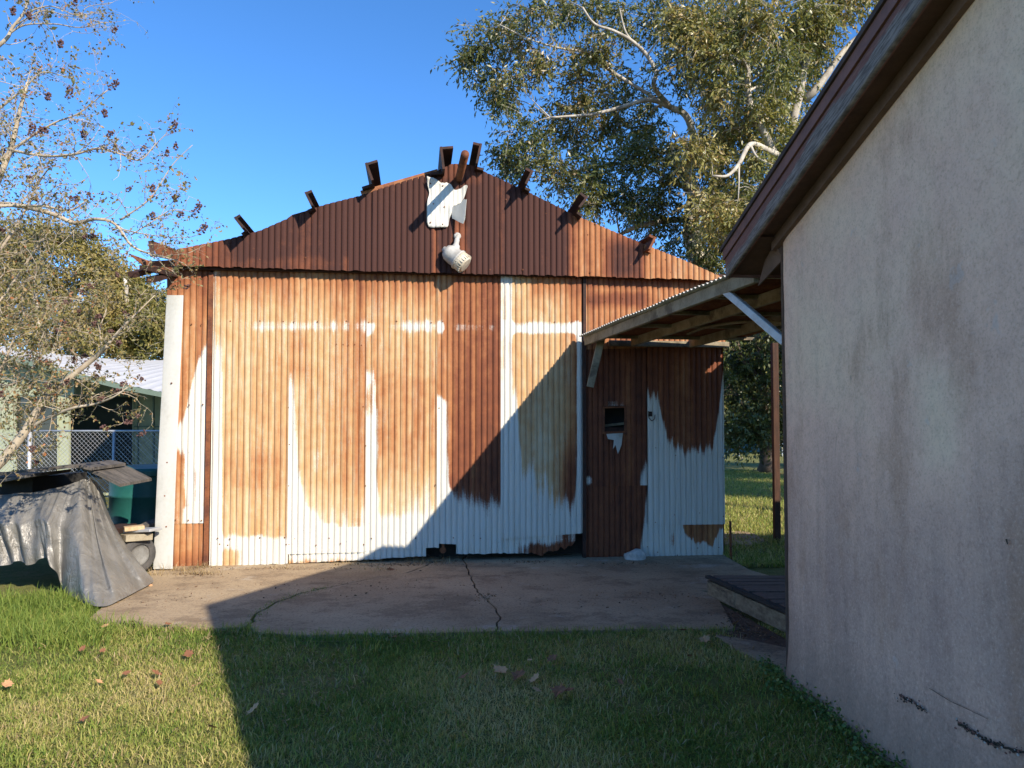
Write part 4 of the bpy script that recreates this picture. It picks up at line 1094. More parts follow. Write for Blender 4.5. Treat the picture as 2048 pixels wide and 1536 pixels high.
# roofing sheets laid over the pile
RF = empty('roofing_stack', (-5.2, 8.0, 0), label='bent black roofing boards covering the top of the pile', cat='roofing')
RFO = Vector((-5.2, 8.0, 0))
for k, (x0, y0, x1, y1, x2, y2, Y) in enumerate(((-40, 950, 60, 938, 100, 935, 7.45), (40, 940, 120, 932, 150, 930, 7.5), (85, 936, 150, 928, 182, 935, 7.55), (150, 928, 195, 945, 240, 968, 7.65), (-60, 968, 20, 955, 60, 948, 7.4))):
    mb = MB()
    pa, pb, pc = at(x0, y0, Y), at(x1, y1, Y), at(x2, y2, Y)
    V = []
    for d, dz in ((0, 0), (.75, .01)):
        for q in (pa, pb, pc): V.append(q + Vector((-.05 * d, d, dz)) - RFO)
    V += [v + Vector((0, 0, -.03)) for v in V]
    mb.add(V, [(0, 1, 4, 3), (1, 2, 5, 4), (6, 9, 10, 7), (7, 10, 11, 8), (0, 6, 7, 1), (1, 7, 8, 2), (3, 4, 10, 9), (4, 5, 11, 10), (0, 3, 9, 6), (2, 8, 11, 5)])
    mb.build('board', M['black_board'], RF)
# black block stands in for the shaded inside of the pile
MB().box((-5.85, 8.35, .93), (1.7, 1.0, .22)).build('fill_block', M['black']) 
bpy.data.objects['fill_block'].name = 'dark_fill'; tag(bpy.data.objects['dark_fill'], 'black filler for the dark inside of the pile between roofing boards and tarp', 'box')

# tarp
cols = [((-90, 985, 7.55), (-90, 1128, 7.35)), ((-30, 986, 7.55), (-20, 1132, 7.32)), ((0, 990, 7.55), (12, 1130, 7.3)), ((35, 986, 7.55), (35, 1122, 7.28)), ((65, 985, 7.55), (62, 1130, 7.26)), ((100, 978, 7.55), (92, 1116, 7.22)),
        ((128, 972, 7.58), (108, 1140, 7.1)), ((150, 965, 7.62), (128, 1182, None)), ((165, 959, 7.66), (165, 1204, None)), ((174, 957, 7.7), (207, 1213, None)), ((182, 958, 7.75), (240, 1200, None)),
        ((192, 964, 7.82), (275, 1182, None)), ((200, 974, 7.9), (304, 1166, None)), ((208, 990, 8.05), (306, 1158, None)), ((214, 1010, 8.2), (290, 1140, None))]
tops = smooth_path([at(*c[0]) for c in cols], 12)
bots = smooth_path([(on_ground(c[1][0], c[1][1], 0.015) if c[1][2] is None else at(*c[1])) for c in cols], 12)
nr = 60; nc = len(tops); V = np.zeros((nc, nr, 3))
for i in range(nc):
    T, B = tops[i], bots[i]; ci = i / (nc - 1)
    flare = sm(.45, .65, ci)
    for j in range(nr):
        t = j / (nr - 1)
        th = t ** (1.0 + .55 * flare)
        if flare < 1:                                     # flat sloping top, then a crease and a hanging front
            th = th * flare + (1 - flare) * (min(1, t / .42) ** .9 * .86 + max(0, (t - .42) / .58) * .14)
        p = Vector((T.x + (B.x - T.x) * (th * flare + t * (1 - flare)), T.y + (B.y - T.y) * th, T.z + (B.z - T.z) * t))
        a = i * .33
        rip = sum(am * math.exp(-((ci - c0 - sk * t) / wd_) ** 2) for c0, wd_, am, sk in ((.56, .022, .11, .02), (.625, .016, .06, -.01), (.70, .026, .13, .02), (.765, .014, .06, .01), (.84, .024, .12, 0), (.91, .016, .07, 0))) * (.15 + t) * flare
        rip += (1 - flare) * .05 * sm(.42, .9, t) * mnoise.noise(Vector((a * .55, t * .6, 8)))
        rip += .070 * mnoise.noise(Vector((a * .42, t * 1.8, 2))) * (.25 + t) + .012 * mnoise.noise(Vector((a * 1.2, t * 5, 5)))
        fold = -0.0
        out = Vector((0.35 * flare, -1, 0.15)).normalized()
        p += out * (rip * min(1, (1 - t) * 8 + (0.25 if flare > .5 else 1)) + fold)
        if p.z < .012: p.z = .012 + .01 * abs(mnoise.noise(p * 9))
        V[i, j] = p
tc = np.array((-4.9, 7.2, 0.0))
tp = np_mesh('tarp', V.reshape(-1, 3) - tc, grid_faces(nc, nr), mat=M['tarp'], smooth=True); tp.location = tc
tag(tp, 'grey wrinkled tarpaulin draped over the pile down to the concrete', 'tarp')

# green tank
tk = empty('water_tank', (-4.62, 9.55, 0), label='dark green plastic tank between the tarp and the white strip', cat='tank')
mb = MB(); mb.lathe([(0, 0), (.40, 0), (.42, .04), (.43, .35), (.44, .36), (.43, .38), (.435, .70), (.445, .71), (.435, .73), (.44, .97)], Matrix.Identity(4), 36); mb.build('body', M['tank_green'], tk, smooth=True)
mb = MB(); mb.lathe([(.44, .96), (.475, .97), (.475, 1.03), (.44, 1.06), (.2, 1.09), (0, 1.09)], Matrix.Identity(4), 36); mb.build('lid', M['tank_green'], tk)

# chain link fence
FY = 11.6
FN = empty('chain_link_fence', (-6.5, FY, 0), label='grey chain link fence in front of the green house', cat='fence')
FNO = Vector((-6.5, FY, 0))
ztop = at(200, 862, FY).z
xa, xb = at(-140, 862, FY).x, -4.15
def fx(px): return at(px, 862, FY).x
MB().tube([Vector((fx(40), FY, ztop)) - FNO, Vector((xb, FY, ztop)) - FNO], .016, 8).build('top_rail', M['galv'], FN, smooth=True)
MB().tube([Vector((fx(60), FY, 0)) - FNO, Vector((fx(60), FY, ztop + .02)) - FNO], .030, 10).build('post', M['galv'], FN, smooth=True)
MB().tube([Vector((fx(228), FY, 0)) - FNO, Vector((fx(228), FY, ztop)) - FNO], .020, 10).build('post', M['galv'], FN, smooth=True)
MB().tube([Vector((fx(-130), FY, 0)) - FNO, Vector((fx(-130), FY, ztop)) - FNO], .020, 10).build('post', M['galv'], FN, smooth=True)
mb = MB(); wd, hgt = 0.068, ztop - .12
xs = np.arange(xa - hgt, xb + hgt, wd)
for x in xs:
    for sg in (1, -1):
        a, b = Vector((x, 0, .1)), Vector((x + sg * hgt, 0, .1 + hgt))
        if sg > 0: lo, hi = max(0, (xa - x) / hgt), min(1, (xb - x) / hgt)
        else: lo, hi = max(0, (x - xb) / hgt), min(1, (x - xa) / hgt)
        if hi - lo < .05: continue
        p, q = a.lerp(b, lo), a.lerp(b, hi)
        yo = .003 * sg
        mb.tube([Vector((p.x, FY + yo, p.z)) - FNO, Vector((q.x, FY + yo, q.z)) - FNO], .0030, 3, cap=False)
tag(mb.build('wire_mesh', M['galv'], FN), kind='stuff')

# green neighbour house
GY_ = 15.5
GH = empty('green_house', (-9, GY_, 0), label='pale green house with white corrugated metal roof behind the fence', cat='house')
GHO = Vector((-9, GY_, 0))
def gq(px, py, Y=GY_): return at(px, py, Y) - GHO
eav = [(-200, 655), (40, 716), (150, 745), (240, 768), (322, 782), (400, 804)]
def gz(px): return float(np.interp(px, [e[0] for e in eav], [e[1] for e in eav]))
def wall_poly(x0, x1, ytop, ybot, Y, name, mat, th=.08):
    mb = MB(); mb.poly([gq(x0, ybot(x0) if callable(ybot) else ybot, Y), gq(x1, ybot(x1) if callable(ybot) else ybot, Y), gq(x1, ytop(x1) if callable(ytop) else ytop, Y), gq(x0, ytop(x0) if callable(ytop) else ytop, Y)], (0, th, 0))
    return mb.build(name, mat, GH)
wall_poly(-220, 148, gz, 790, GY_, 'gable_wall', M['house_green'])
wall_poly(-220, 30, 790, 1010, GY_, 'wall', M['house_green'])
GW = GY_ + 1.9
wall_poly(268, 420, 790, 1000, GW, 'wall', M['house_green'])
wall_poly(118, 137, 790, 1010, GY_, 'wall', M['house_green'])
wall_poly(100, 420, lambda x: gz(x) + 2, 793, GW, 'wall', M['house_green'])
for (x0, x1, GY_) in ((30, 118, 15.5), (137, 268, GW)):
    f = wall_poly(x0, x1, 790, 794, GY_ - .02, 'window', M['house_green_dark'], .10)
    for (a, b, c, d) in ((x0, x0 + 4, 794, 985), (x1 - 4, x1, 794, 985), (x0, x1, 985, 990)):
        pass
    mb = MB(); mb.poly([gq(x0, 985, GY_ + .05), gq(x1, 985, GY_ + .05), gq(x1, 794, GY_ + .05), gq(x0, 794, GY_ + .05)], (0, .01, 0)); mb.build('pane', M['glass'], f)
    mb = MB()
    mb.bar(gq(x0 + 1, 990, GY_ - .01), gq(x0 + 1, 794, GY_ - .01), .03, .05, up=(0, 1, 0)); mb.bar(gq(x1 - 1, 990, GY_ - .01), gq(x1 - 1, 794, GY_ - .01), .03, .05, up=(0, 1, 0)); mb.bar(gq(x0, 988, GY_ - .01), gq(x1, 988, GY_ - .01), .05, .06)
    mb.build('frame', M['house_green'], f)
GY_ = GW
for x in (276, 307):
    mb = MB(); mb.bar(gq(x, 1010, GY_ - .02), gq(x, 760, GY_ - .02), .035, .02, up=(0, 1, 0)); mb.build('batten', M['house_green_dark'], GH)
MB().bar(gq(268, 853, GY_ - .02), gq(330, 853, GY_ - .02), .02, .03).build('batten', M['house_green_dark'], GH)
# white roof: corrugated slope rising away from the gable edge
edge = [(at(-120, 674, 15.0)), (at(40, 716, 15.0)), (at(150, 745, 15.0)), (at(240, 768, 15.0)), (at(322, 784, 15.0)), (at(380, 798, 15.0))]
ex = np.array([e.x for e in edge]); ez = np.array([e.z for e in edge])
n1 = 260; X = np.linspace(ex[0], ex[-1], n1); Zb = np.interp(X, ex, ez)
ridge_z = at(200, 721, 22).z
Vr = []
ky = np.linspace(0, 1, 10)
for i in range(n1):
    for t in ky:
        rib = .014 * abs(math.sin((X[i]) * math.pi / .23)) ** 4
        zt = max(ridge_z, Zb[i] + .02)
        Vr.append((X[i] - .9 * t - GHO.x, 15.0 + 7 * t - GHO.y, Zb[i] + (zt - Zb[i]) * t + rib))
np_mesh('roof', Vr, grid_faces(n1, 10), mat=M['white_roof'], parent=GH)
mb = MB()
for i in range(len(edge) - 1): mb.bar(edge[i] - GHO - Vector((0, 0, .05)), edge[i + 1] - GHO - Vector((0, 0, .05)), .03, .10)
mb.build('fascia', M['house_green_dark'], GH)
MB().box((-.5, 4.5, .9), (9, .1, 1.8)).build('rear_wall', M['house_green_dark'], GH)

# ================================================================== BACK YARD on the right
TH = empty('teal_house', (16, 50, 0), label='small teal house far behind the back lawn', cat='house')
MB().box((0, 1.5, 1.6), (9, 3, 3.2)).build('wall', M['teal'], TH)
mb = MB(); mb.poly([(-5, -.4, 3.2), (-5, 3.4, 3.2), (-5, 1.5, 4.6)], (10, 0, 0)); mb.build('roof', M['shingle'], TH)
for wx in (-1.25, 2.6):
    f = MB().box((wx, -.03, 1.75), (.9, .06, 1.5)).build('window', M['teal'], TH)
    MB().box((wx, -.065, 1.75), (.7, .02, 1.3)).build('pane', M['glass'], f)
FF = empty('wire_fence', (15, 42, 0), label='thin wire fence at the far end of the back lawn', cat='fence')
MB().tube([(-4, 0, 1.38), (8, 0, 1.38)], .03, 5).build('rail', M['galv'], FF)
for x in (-2.3, .1, 2.5, 4.9): MB().tube([(x, 0, 0), (x, 0, 1.4)], .03, 5).build('post', M['galv'], FF)

# ================================================================== TREES
def leaves_mesh(name, C, D, Ln, Wd, hue, mat, parent=None, droop=None):
    """diamond leaves: C base points, D directions, Ln lengths, Wd widths"""
    n = len(C)
    D = D / np.linalg.norm(D, axis=1, keepdims=True)
    R = RNG.normal(size=(n, 3)); Sd = np.cross(D, R); Sd /= (np.linalg.norm(Sd, axis=1, keepdims=True) + 1e-9)
    Nn = np.cross(Sd, D)
    L = Ln[:, None]; Wd = Wd[:, None]
    mid = C + D * L * 0.45 + Nn * L * 0.06
    tip = C + D * L - Nn * L * 0.05
    V = np.stack([C, mid + Sd * Wd * .5, tip, mid - Sd * Wd * .5], 1).reshape(-1, 3)
    F = np.arange(4 * n, dtype=np.int32).reshape(-1, 4)
    return np_mesh(name, V, F, {'hue': np.repeat(hue, 4)}, mat, parent)
def spray(center, rad, n_tw, per, llen, lw, hue0, spread, hang=0.6, tw_len=0.5):
    """twigs with leaves inside an ellipsoid; returns leaf arrays and twig paths"""
    d = RNG.normal(size=(n_tw, 3)); d /= np.linalg.norm(d, axis=1, keepdims=True)
    r = RNG.random(n_tw) ** 0.45
    ns = 7
    sub = RNG.normal(size=(ns, 3)); sub /= np.linalg.norm(sub, axis=1, keepdims=True); sub *= (RNG.random(ns)[:, None] ** .4) * rad * .85
    pick = RNG.integers(0, ns, n_tw)
    P0 = center + sub[pick] + d * r[:, None] * rad * .42
    dirn = d * 0.7 + RNG.normal(size=(n_tw, 3)) * 0.55; dirn[:, 2] -= hang * 0.6
    dirn /= np.linalg.norm(dirn, axis=1, keepdims=True)
    k = np.linspace(0.05, 1, per)
    tl = tw_len * (0.6 + 0.8 * RNG.random(n_tw))
    base = P0[:, None, :] + dirn[:, None, :] * (k[None, :, None] * tl[:, None, None])
    base[:, :, 2] -= (k[None, :] ** 2) * tl[:, None] * 0.35 * hang
    C = base.reshape(-1, 3)
    D = np.repeat(dirn, per, 0) * 0.5 + RNG.normal(size=(n_tw * per, 3)) * 0.6; D[:, 2] -= hang
    Ln = llen * (0.6 + 0.8 * RNG.random(len(C))); Wd = lw * (0.7 + 0.6 * RNG.random(len(C)))
    hue = np.clip(hue0 + np.repeat(RNG.normal(size=n_tw) * spread, per) + RNG.normal(size=len(C)) * spread * .7, 0, 1)
    return C, D, Ln, Wd, hue, base
def tree(name, label, group, base, limbs, clumps, leaf, bark, llen, lw, n_tw, per, hang, seed=0, tw_len=.5, twigs=0.25, rmin=.02, branch_r=.03, unit=None, link=1.0, cat='tree'):
    """limbs: list of (points, r0, r1); clumps: (centre Vector, radius, hue0[, density])"""
    T = empty(name, base, label=label, cat=cat, group=group)
    if name == 'broadleaf_tree': limbs = [limbs[0]] + [(p_, a_ * .68, b_ * .7) for p_, a_, b_ in limbs[1:]]
    B = Vector(base)
    mb = MB(); nodes = []
    for pts, r0, r1 in limbs:
        path = smooth_path(pts, 6); n = len(path)
        for k in range(1, n - 1): path[k] = path[k] + Vector((mnoise.noise(path[k] * 1.3), mnoise.noise(path[k] * 1.3 + Vector((9, 0, 0))), 0)) * r0 * 0.8
        rr = [r0 + (r1 - r0) * (k / (n - 1)) ** .8 for k in range(n)]
        mb.tube([p - B for p in path], rr, 8)
        nodes += list(zip(path, rr))
    npos = np.array([tuple(p) for p, _ in nodes])
    br = MB()
    acc = [[] for _ in range(5)]
    for cl in clumps:
        c, rad, h0 = cl[0], cl[1], cl[2]; den = cl[3] if len(cl) > 3 else 1.0
        c = np.array(c)
        dd = np.linalg.norm(npos - c, axis=1) + 0.6 * np.maximum(0, npos[:, 2] - c[2])
        j = int(np.argmin(dd)); p0, r0 = nodes[j]
        cv = Vector(c); m1 = p0.lerp(cv, .45) + Vector((random.uniform(-1, 1), random.uniform(-1, 1), random.uniform(0, 1))) * (cv - p0).length * .13
        br_r = min(r0 * .6, branch_r * (1 + .5 * rad))
        path = smooth_path([p0, m1, cv, cv + (cv - m1) * .35 + Vector((0, 0, -rad * .2))], 5)
        if random.random() < link: br.tube([p - B for p in path], [br_r * (1 - .85 * k / (len(path) - 1)) for k in range(len(path))], 5)
        h0 += random.gauss(0, .10)
        C, D, Ln, Wd, hue, tw = spray(c, rad, max(4, int(n_tw * den)), per, llen, lw, h0, .13, hang, tw_len)
        for a, b in zip(acc, (C, D, Ln, Wd, hue)): a.append(b)
        for q in range(int(len(tw) * twigs)):
            w = tw[q]; s = Vector(c) * .35 + Vector(w[0]) * .65
            br.tube([s - B, Vector(w[0]) - B, Vector(w[per // 2]) - B, Vector(w[-1]) - B], [branch_r * .30, branch_r * .22, branch_r * .15, branch_r * .06], 3, cap=False)
    C, D, Ln, Wd, hue = [np.concatenate(a) for a in acc]
    mb.build('trunk', bark, T, smooth=True)
    br.build('branches', bark, T, smooth=True)
    leaves_mesh('crown', C - np.array(B), D, Ln, Wd, hue, leaf, T)
    return T
def cl(px, py, rpx, Y, h, den=1.0):
    Y = Y + random.uniform(-1.0, 1.0)
    return (at(px, py, Y), rpx / FPX * Y, h, den)

# big pale limbed tree, dark green, behind the shed
YA = 16.5
baseA = at(1385, 857, YA); baseA.z = 0
la = lambda *p: [at(x, y, Y) for x, y, Y in p]
limbsA = [([baseA] + la((1385, 700, YA), (1388, 560, YA), (1390, 470, YA - .3), (1375, 380, YA - .5), (1350, 290, YA - .6)), .30, .12),
          (la((1390, 440, YA), (1330, 440, YA - .3), (1270, 455, YA - .5), (1240, 470, YA - .6)), .13, .05),
          (la((1405, 330, YA - .6), (1375, 240, YA - .9), (1340, 215, YA - 1), (1300, 200, YA - 1.1), (1240, 215, YA - 1.2), (1180, 230, YA - 1.3), (1100, 235, YA - 1.4)), .13, .03),
          (la((1340, 215, YA - 1), (1310, 175, YA - 1.4), (1312, 145, YA - 1.5), (1290, 105, YA - 1.6), (1262, 80, YA - 1.7), (1225, 62, YA - 1.8), (1190, 48, YA - 1.9), (1165, 15, YA - 2)), .085, .03),
          (la((1262, 80, YA - 1.7), (1250, 60, YA - 1.7), (1240, 20, YA - 1.7)), .04, .02),
          (la((1220, 130, YA - 1.4), (1180, 105, YA - 1.5), (1110, 95, YA - 1.6), (1050, 75, YA - 1.7), (1000, 50, YA - 1.8)), .05, .015),
          (la((1340, 215, YA - 1), (1220, 140, YA - 1.3), (1180, 105, YA - 1.5)), .06, .045),
          (la((1375, 380, YA - .5), (1290, 330, YA - .8), (1220, 330, YA - 1), (1130, 345, YA - 1.2), (1080, 345, YA - 1.3)), .08, .02),
          (la((1405, 430, YA), (1450, 300, YA), (1480, 180, YA), (1485, 60, YA)), .14, .06)]
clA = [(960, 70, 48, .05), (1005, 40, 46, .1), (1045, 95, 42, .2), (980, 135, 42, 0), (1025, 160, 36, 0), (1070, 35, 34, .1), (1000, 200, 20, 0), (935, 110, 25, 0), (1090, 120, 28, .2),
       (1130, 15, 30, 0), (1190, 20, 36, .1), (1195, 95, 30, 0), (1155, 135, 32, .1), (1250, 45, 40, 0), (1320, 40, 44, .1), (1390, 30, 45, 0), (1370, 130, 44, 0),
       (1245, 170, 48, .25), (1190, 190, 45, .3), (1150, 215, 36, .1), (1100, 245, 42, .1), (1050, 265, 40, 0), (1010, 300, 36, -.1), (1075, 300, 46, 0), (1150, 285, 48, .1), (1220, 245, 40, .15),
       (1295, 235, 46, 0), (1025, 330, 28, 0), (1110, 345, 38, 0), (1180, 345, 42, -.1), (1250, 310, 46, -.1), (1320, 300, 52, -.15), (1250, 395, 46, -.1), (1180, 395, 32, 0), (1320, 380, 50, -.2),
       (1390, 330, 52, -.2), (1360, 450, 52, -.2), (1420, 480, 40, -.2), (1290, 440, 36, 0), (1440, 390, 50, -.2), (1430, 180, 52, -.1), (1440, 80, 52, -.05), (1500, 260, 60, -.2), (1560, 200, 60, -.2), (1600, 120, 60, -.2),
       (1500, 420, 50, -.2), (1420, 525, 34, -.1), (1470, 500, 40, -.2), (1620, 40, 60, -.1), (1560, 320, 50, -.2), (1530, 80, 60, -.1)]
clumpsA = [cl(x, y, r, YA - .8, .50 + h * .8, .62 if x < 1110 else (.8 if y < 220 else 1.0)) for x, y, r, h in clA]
clumpsA += [cl(1340 + random.uniform(-90, 260), random.uniform(-160, -30), 60, YA, .4) for _ in range(10)]
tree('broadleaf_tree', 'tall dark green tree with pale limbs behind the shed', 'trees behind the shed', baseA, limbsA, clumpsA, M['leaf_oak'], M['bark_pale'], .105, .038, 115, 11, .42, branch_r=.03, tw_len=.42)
# olive gold tree nearer the house
YB = 14.0
baseB = at(1640, 857, YB); baseB.z = 0
limbsB = [([baseB] + la((1635, 700, YB), (1610, 560, YB), (1600, 420, YB), (1592, 300, YB), (1600, 150, YB), (1640, 40, YB), (1650, -80, YB)), .15, .05),
          (la((1600, 400, YB), (1540, 300, YB - .3), (1500, 200, YB - .5), (1490, 90, YB - .6), (1470, -20, YB - .6)), .10, .03),
          (la((1592, 330, YB), (1530, 300, YB - .5), (1500, 290, YB - .9), (1478, 330, YB - 1.2), (1455, 352, YB - 1.3), (1425, 352, YB - 1.4)), .07, .018),
          (la((1478, 330, YB - 1.2), (1478, 365, YB - 1.25), (1476, 400, YB - 1.3)), .022, .008),
          (la((1500, 290, YB - .9), (1515, 315, YB - 1), (1545, 330, YB - 1)), .03, .010),
          (la((1610, 200, YB), (1690, 100, YB), (1760, 40, YB)), .08, .03)]
clB = [(1450, 30, 46, .1), (1490, 70, 48, .1), (1420, 55, 36, 0), (1450, 110, 46, 0), (1400, 100, 34, .1), (1530, 30, 50, .1), (1580, 60, 50, .15), (1640, 30, 46, .1), (1560, 115, 46, 0), (1500, 150, 50, 0), (1440, 190, 42, .1),
       (1470, 235, 48, .1), (1415, 270, 42, .05), (1440, 320, 48, .15), (1400, 300, 30, .1), (1500, 330, 32, 0), (1450, 385, 44, .15), (1420, 420, 36, .15), (1470, 430, 40, .1), (1445, 460, 30, .1), (1530, 230, 46, -.05), (1595, 160, 46, -.05),
       (1560, 280, 40, -.1), (1690, 10, 40, .1), (1640, 100, 36, 0), (1380, 60, 30, .1), (1370, 35, 30, .1), (1540, 180, 40, 0), (1495, 20, 40, 0), (1610, 20, 40, .1), (1730, -30, 50, 0), (1520, 390, 36, 0), (1500, 470, 30, 0)]
clumpsB = [cl(x, y, r, YB - .6, .52 + h) for x, y, r, h in clB] + [cl(random.uniform(1440, 1760), random.uniform(-170, -40), 55, YB, .6) for _ in range(9)]
tree('pecan_tree', 'olive gold drooping tree rising behind the pink house roof', 'trees behind the shed', baseB, limbsB, clumpsB, M['leaf_pecan'], M['bark_pale'], .10, .034, 88, 11, .5, branch_r=.026, tw_len=.42)
# shade trees of the back yard
YC = 27.0
baseC = at(1530, 900, YC); baseC.z = 0
limbsC = [([baseC] + la((1534, 860, YC), (1524, 790, YC), (1515, 700, YC), (1500, 600, YC)), .32, .15), (la((1524, 790, YC), (1560, 700, YC), (1600, 620, YC)), .14, .05), (la((1524, 780, YC), (1480, 700, YC), (1440, 620, YC)), .14, .05)]
clC = [(1470, 730, 46), (1510, 745, 40), (1540, 720, 46), (1460, 780, 36), (1495, 800, 34), (1535, 775, 40), (1570, 790, 46), (1600, 740, 60), (1560, 660, 60), (1480, 670, 60), (1430, 700, 60), (1440, 800, 40), (1510, 610, 70), (1640, 680, 70), (1465, 830, 26), (1420, 620, 70), (1590, 590, 70), (1460, 850, 26), (1490, 835, 30), (1555, 830, 34), (1575, 850, 30), (1470, 870, 16), (1505, 860, 18)]
tree('shade_tree', 'dark shade tree on the back lawn seen under the canopy', 'trees of the back yard', baseC, limbsC, [cl(x, y, r, YC, .35 if y < 740 else .5) for x, y, r in clC], M['leaf_oak'], M['bark_dark'], .16, .07, 150, 9, .3, branch_r=.05, tw_len=.8)
for (bx, by, hh, rr, n_, lb) in ((21, 22, 5.5, 2.6, 20, 'shade tree right of the back lawn behind the house'), (11.6, 13.2, 5.2, 2.2, 18, 'shade tree close behind the pink house'), (13.8, 19.2, 5.6, 2.6, 20, 'shade tree further behind the pink house'), (16.5, 26, 6.0, 2.8, 22, 'shade tree beside the teal house'), (21.8, 43.0, 6.0, 3.2, 22, 'unseen tree added to shade the teal house')):  # out of view; the last tree is added to shade the teal house
    b = Vector((bx, by, 0))
    cs = [(b + Vector((random.gauss(0, rr * .55), random.gauss(0, rr * .5), hh + random.gauss(0, rr * .35))), rr * .42, .4) for _ in range(n_)]
    tree('shade_tree', lb, 'trees of the back yard', b, [([b, b + Vector((.1, 0, hh * .5)), b + Vector((0, .1, hh + .6))], .2, .07)], cs, M['leaf_oak'], M['bark_dark'], .15, .07, 110, 9, .3, branch_r=.05, tw_len=.6)
# woodland far right and left behind everything
YD = 62.0
for k, (px, wdt) in enumerate(((1440, 60), (1500, 60), (1560, 60))):
    b = at(px, 880, YD); b.z = 0
    tree('far_tree', ('far tree left of the teal house', 'far tree behind the teal house roof', 'far tree right of the teal house')[k], 'far trees', b, [([b, b + Vector((0, 0, 4)), b + Vector((.3, 0, 9))], .3, .1)],
         [(b + Vector((random.uniform(-4, 4), random.uniform(-2, 2), random.uniform(3.5, 12))), 1.8, .3) for _ in range(14)], M['leaf_oak'], M['bark_dark'], .4, .25, 70, 8, .2, branch_r=.08, tw_len=1.2)

# olive trees behind the green house
YE = 24.0
for (bx, pts, hue, lb, mt, nt) in ((90, [(20, 480, 40), (80, 470, 44), (140, 490, 44), (190, 520, 40), (220, 545, 34), (50, 530, 50), (110, 550, 50), (170, 570, 46), (215, 600, 40), (20, 580, 50), (70, 610, 50), (130, 630, 50), (180, 650, 46), (30, 660, 50), (90, 690, 50), (150, 700, 46), (-30, 520, 60), (-30, 620, 60), (-80, 560, 60), (205, 690, 40)], .66, 'yellow olive tree crowding over the green house roof', 'leaf_shrub', 230),
                               (270, [(250, 600, 30), (285, 590, 26), (315, 615, 30), (240, 640, 36), (280, 640, 40), (320, 655, 36), (230, 690, 36), (275, 690, 44), (325, 700, 44), (350, 640, 36), (360, 690, 40), (245, 560, 22)], .42, 'greener bushy tree between the olive tree and the shed', 'leaf_shrub', 230)):
    b = at(bx, 857, YE); b.z = 0
    lim = [([b, at(bx, 760, YE), at(bx - 10, 650, YE), at(bx - 20, 560, YE)], .2, .06), ([at(bx, 740, YE), at(bx + 50, 640, YE), at(bx + 70, 580, YE)], .1, .04), ([at(bx, 740, YE), at(bx - 60, 640, YE), at(bx - 90, 560, YE)], .1, .04)]
    tree('olive_tree', lb, 'trees behind the green house', b, lim, [cl(x, y, r, YE, hue) for x, y, r in pts], M[mt], M['bark_pale'], .13, .055, nt, 9, .25, branch_r=.035, tw_len=.5, twigs=.35)

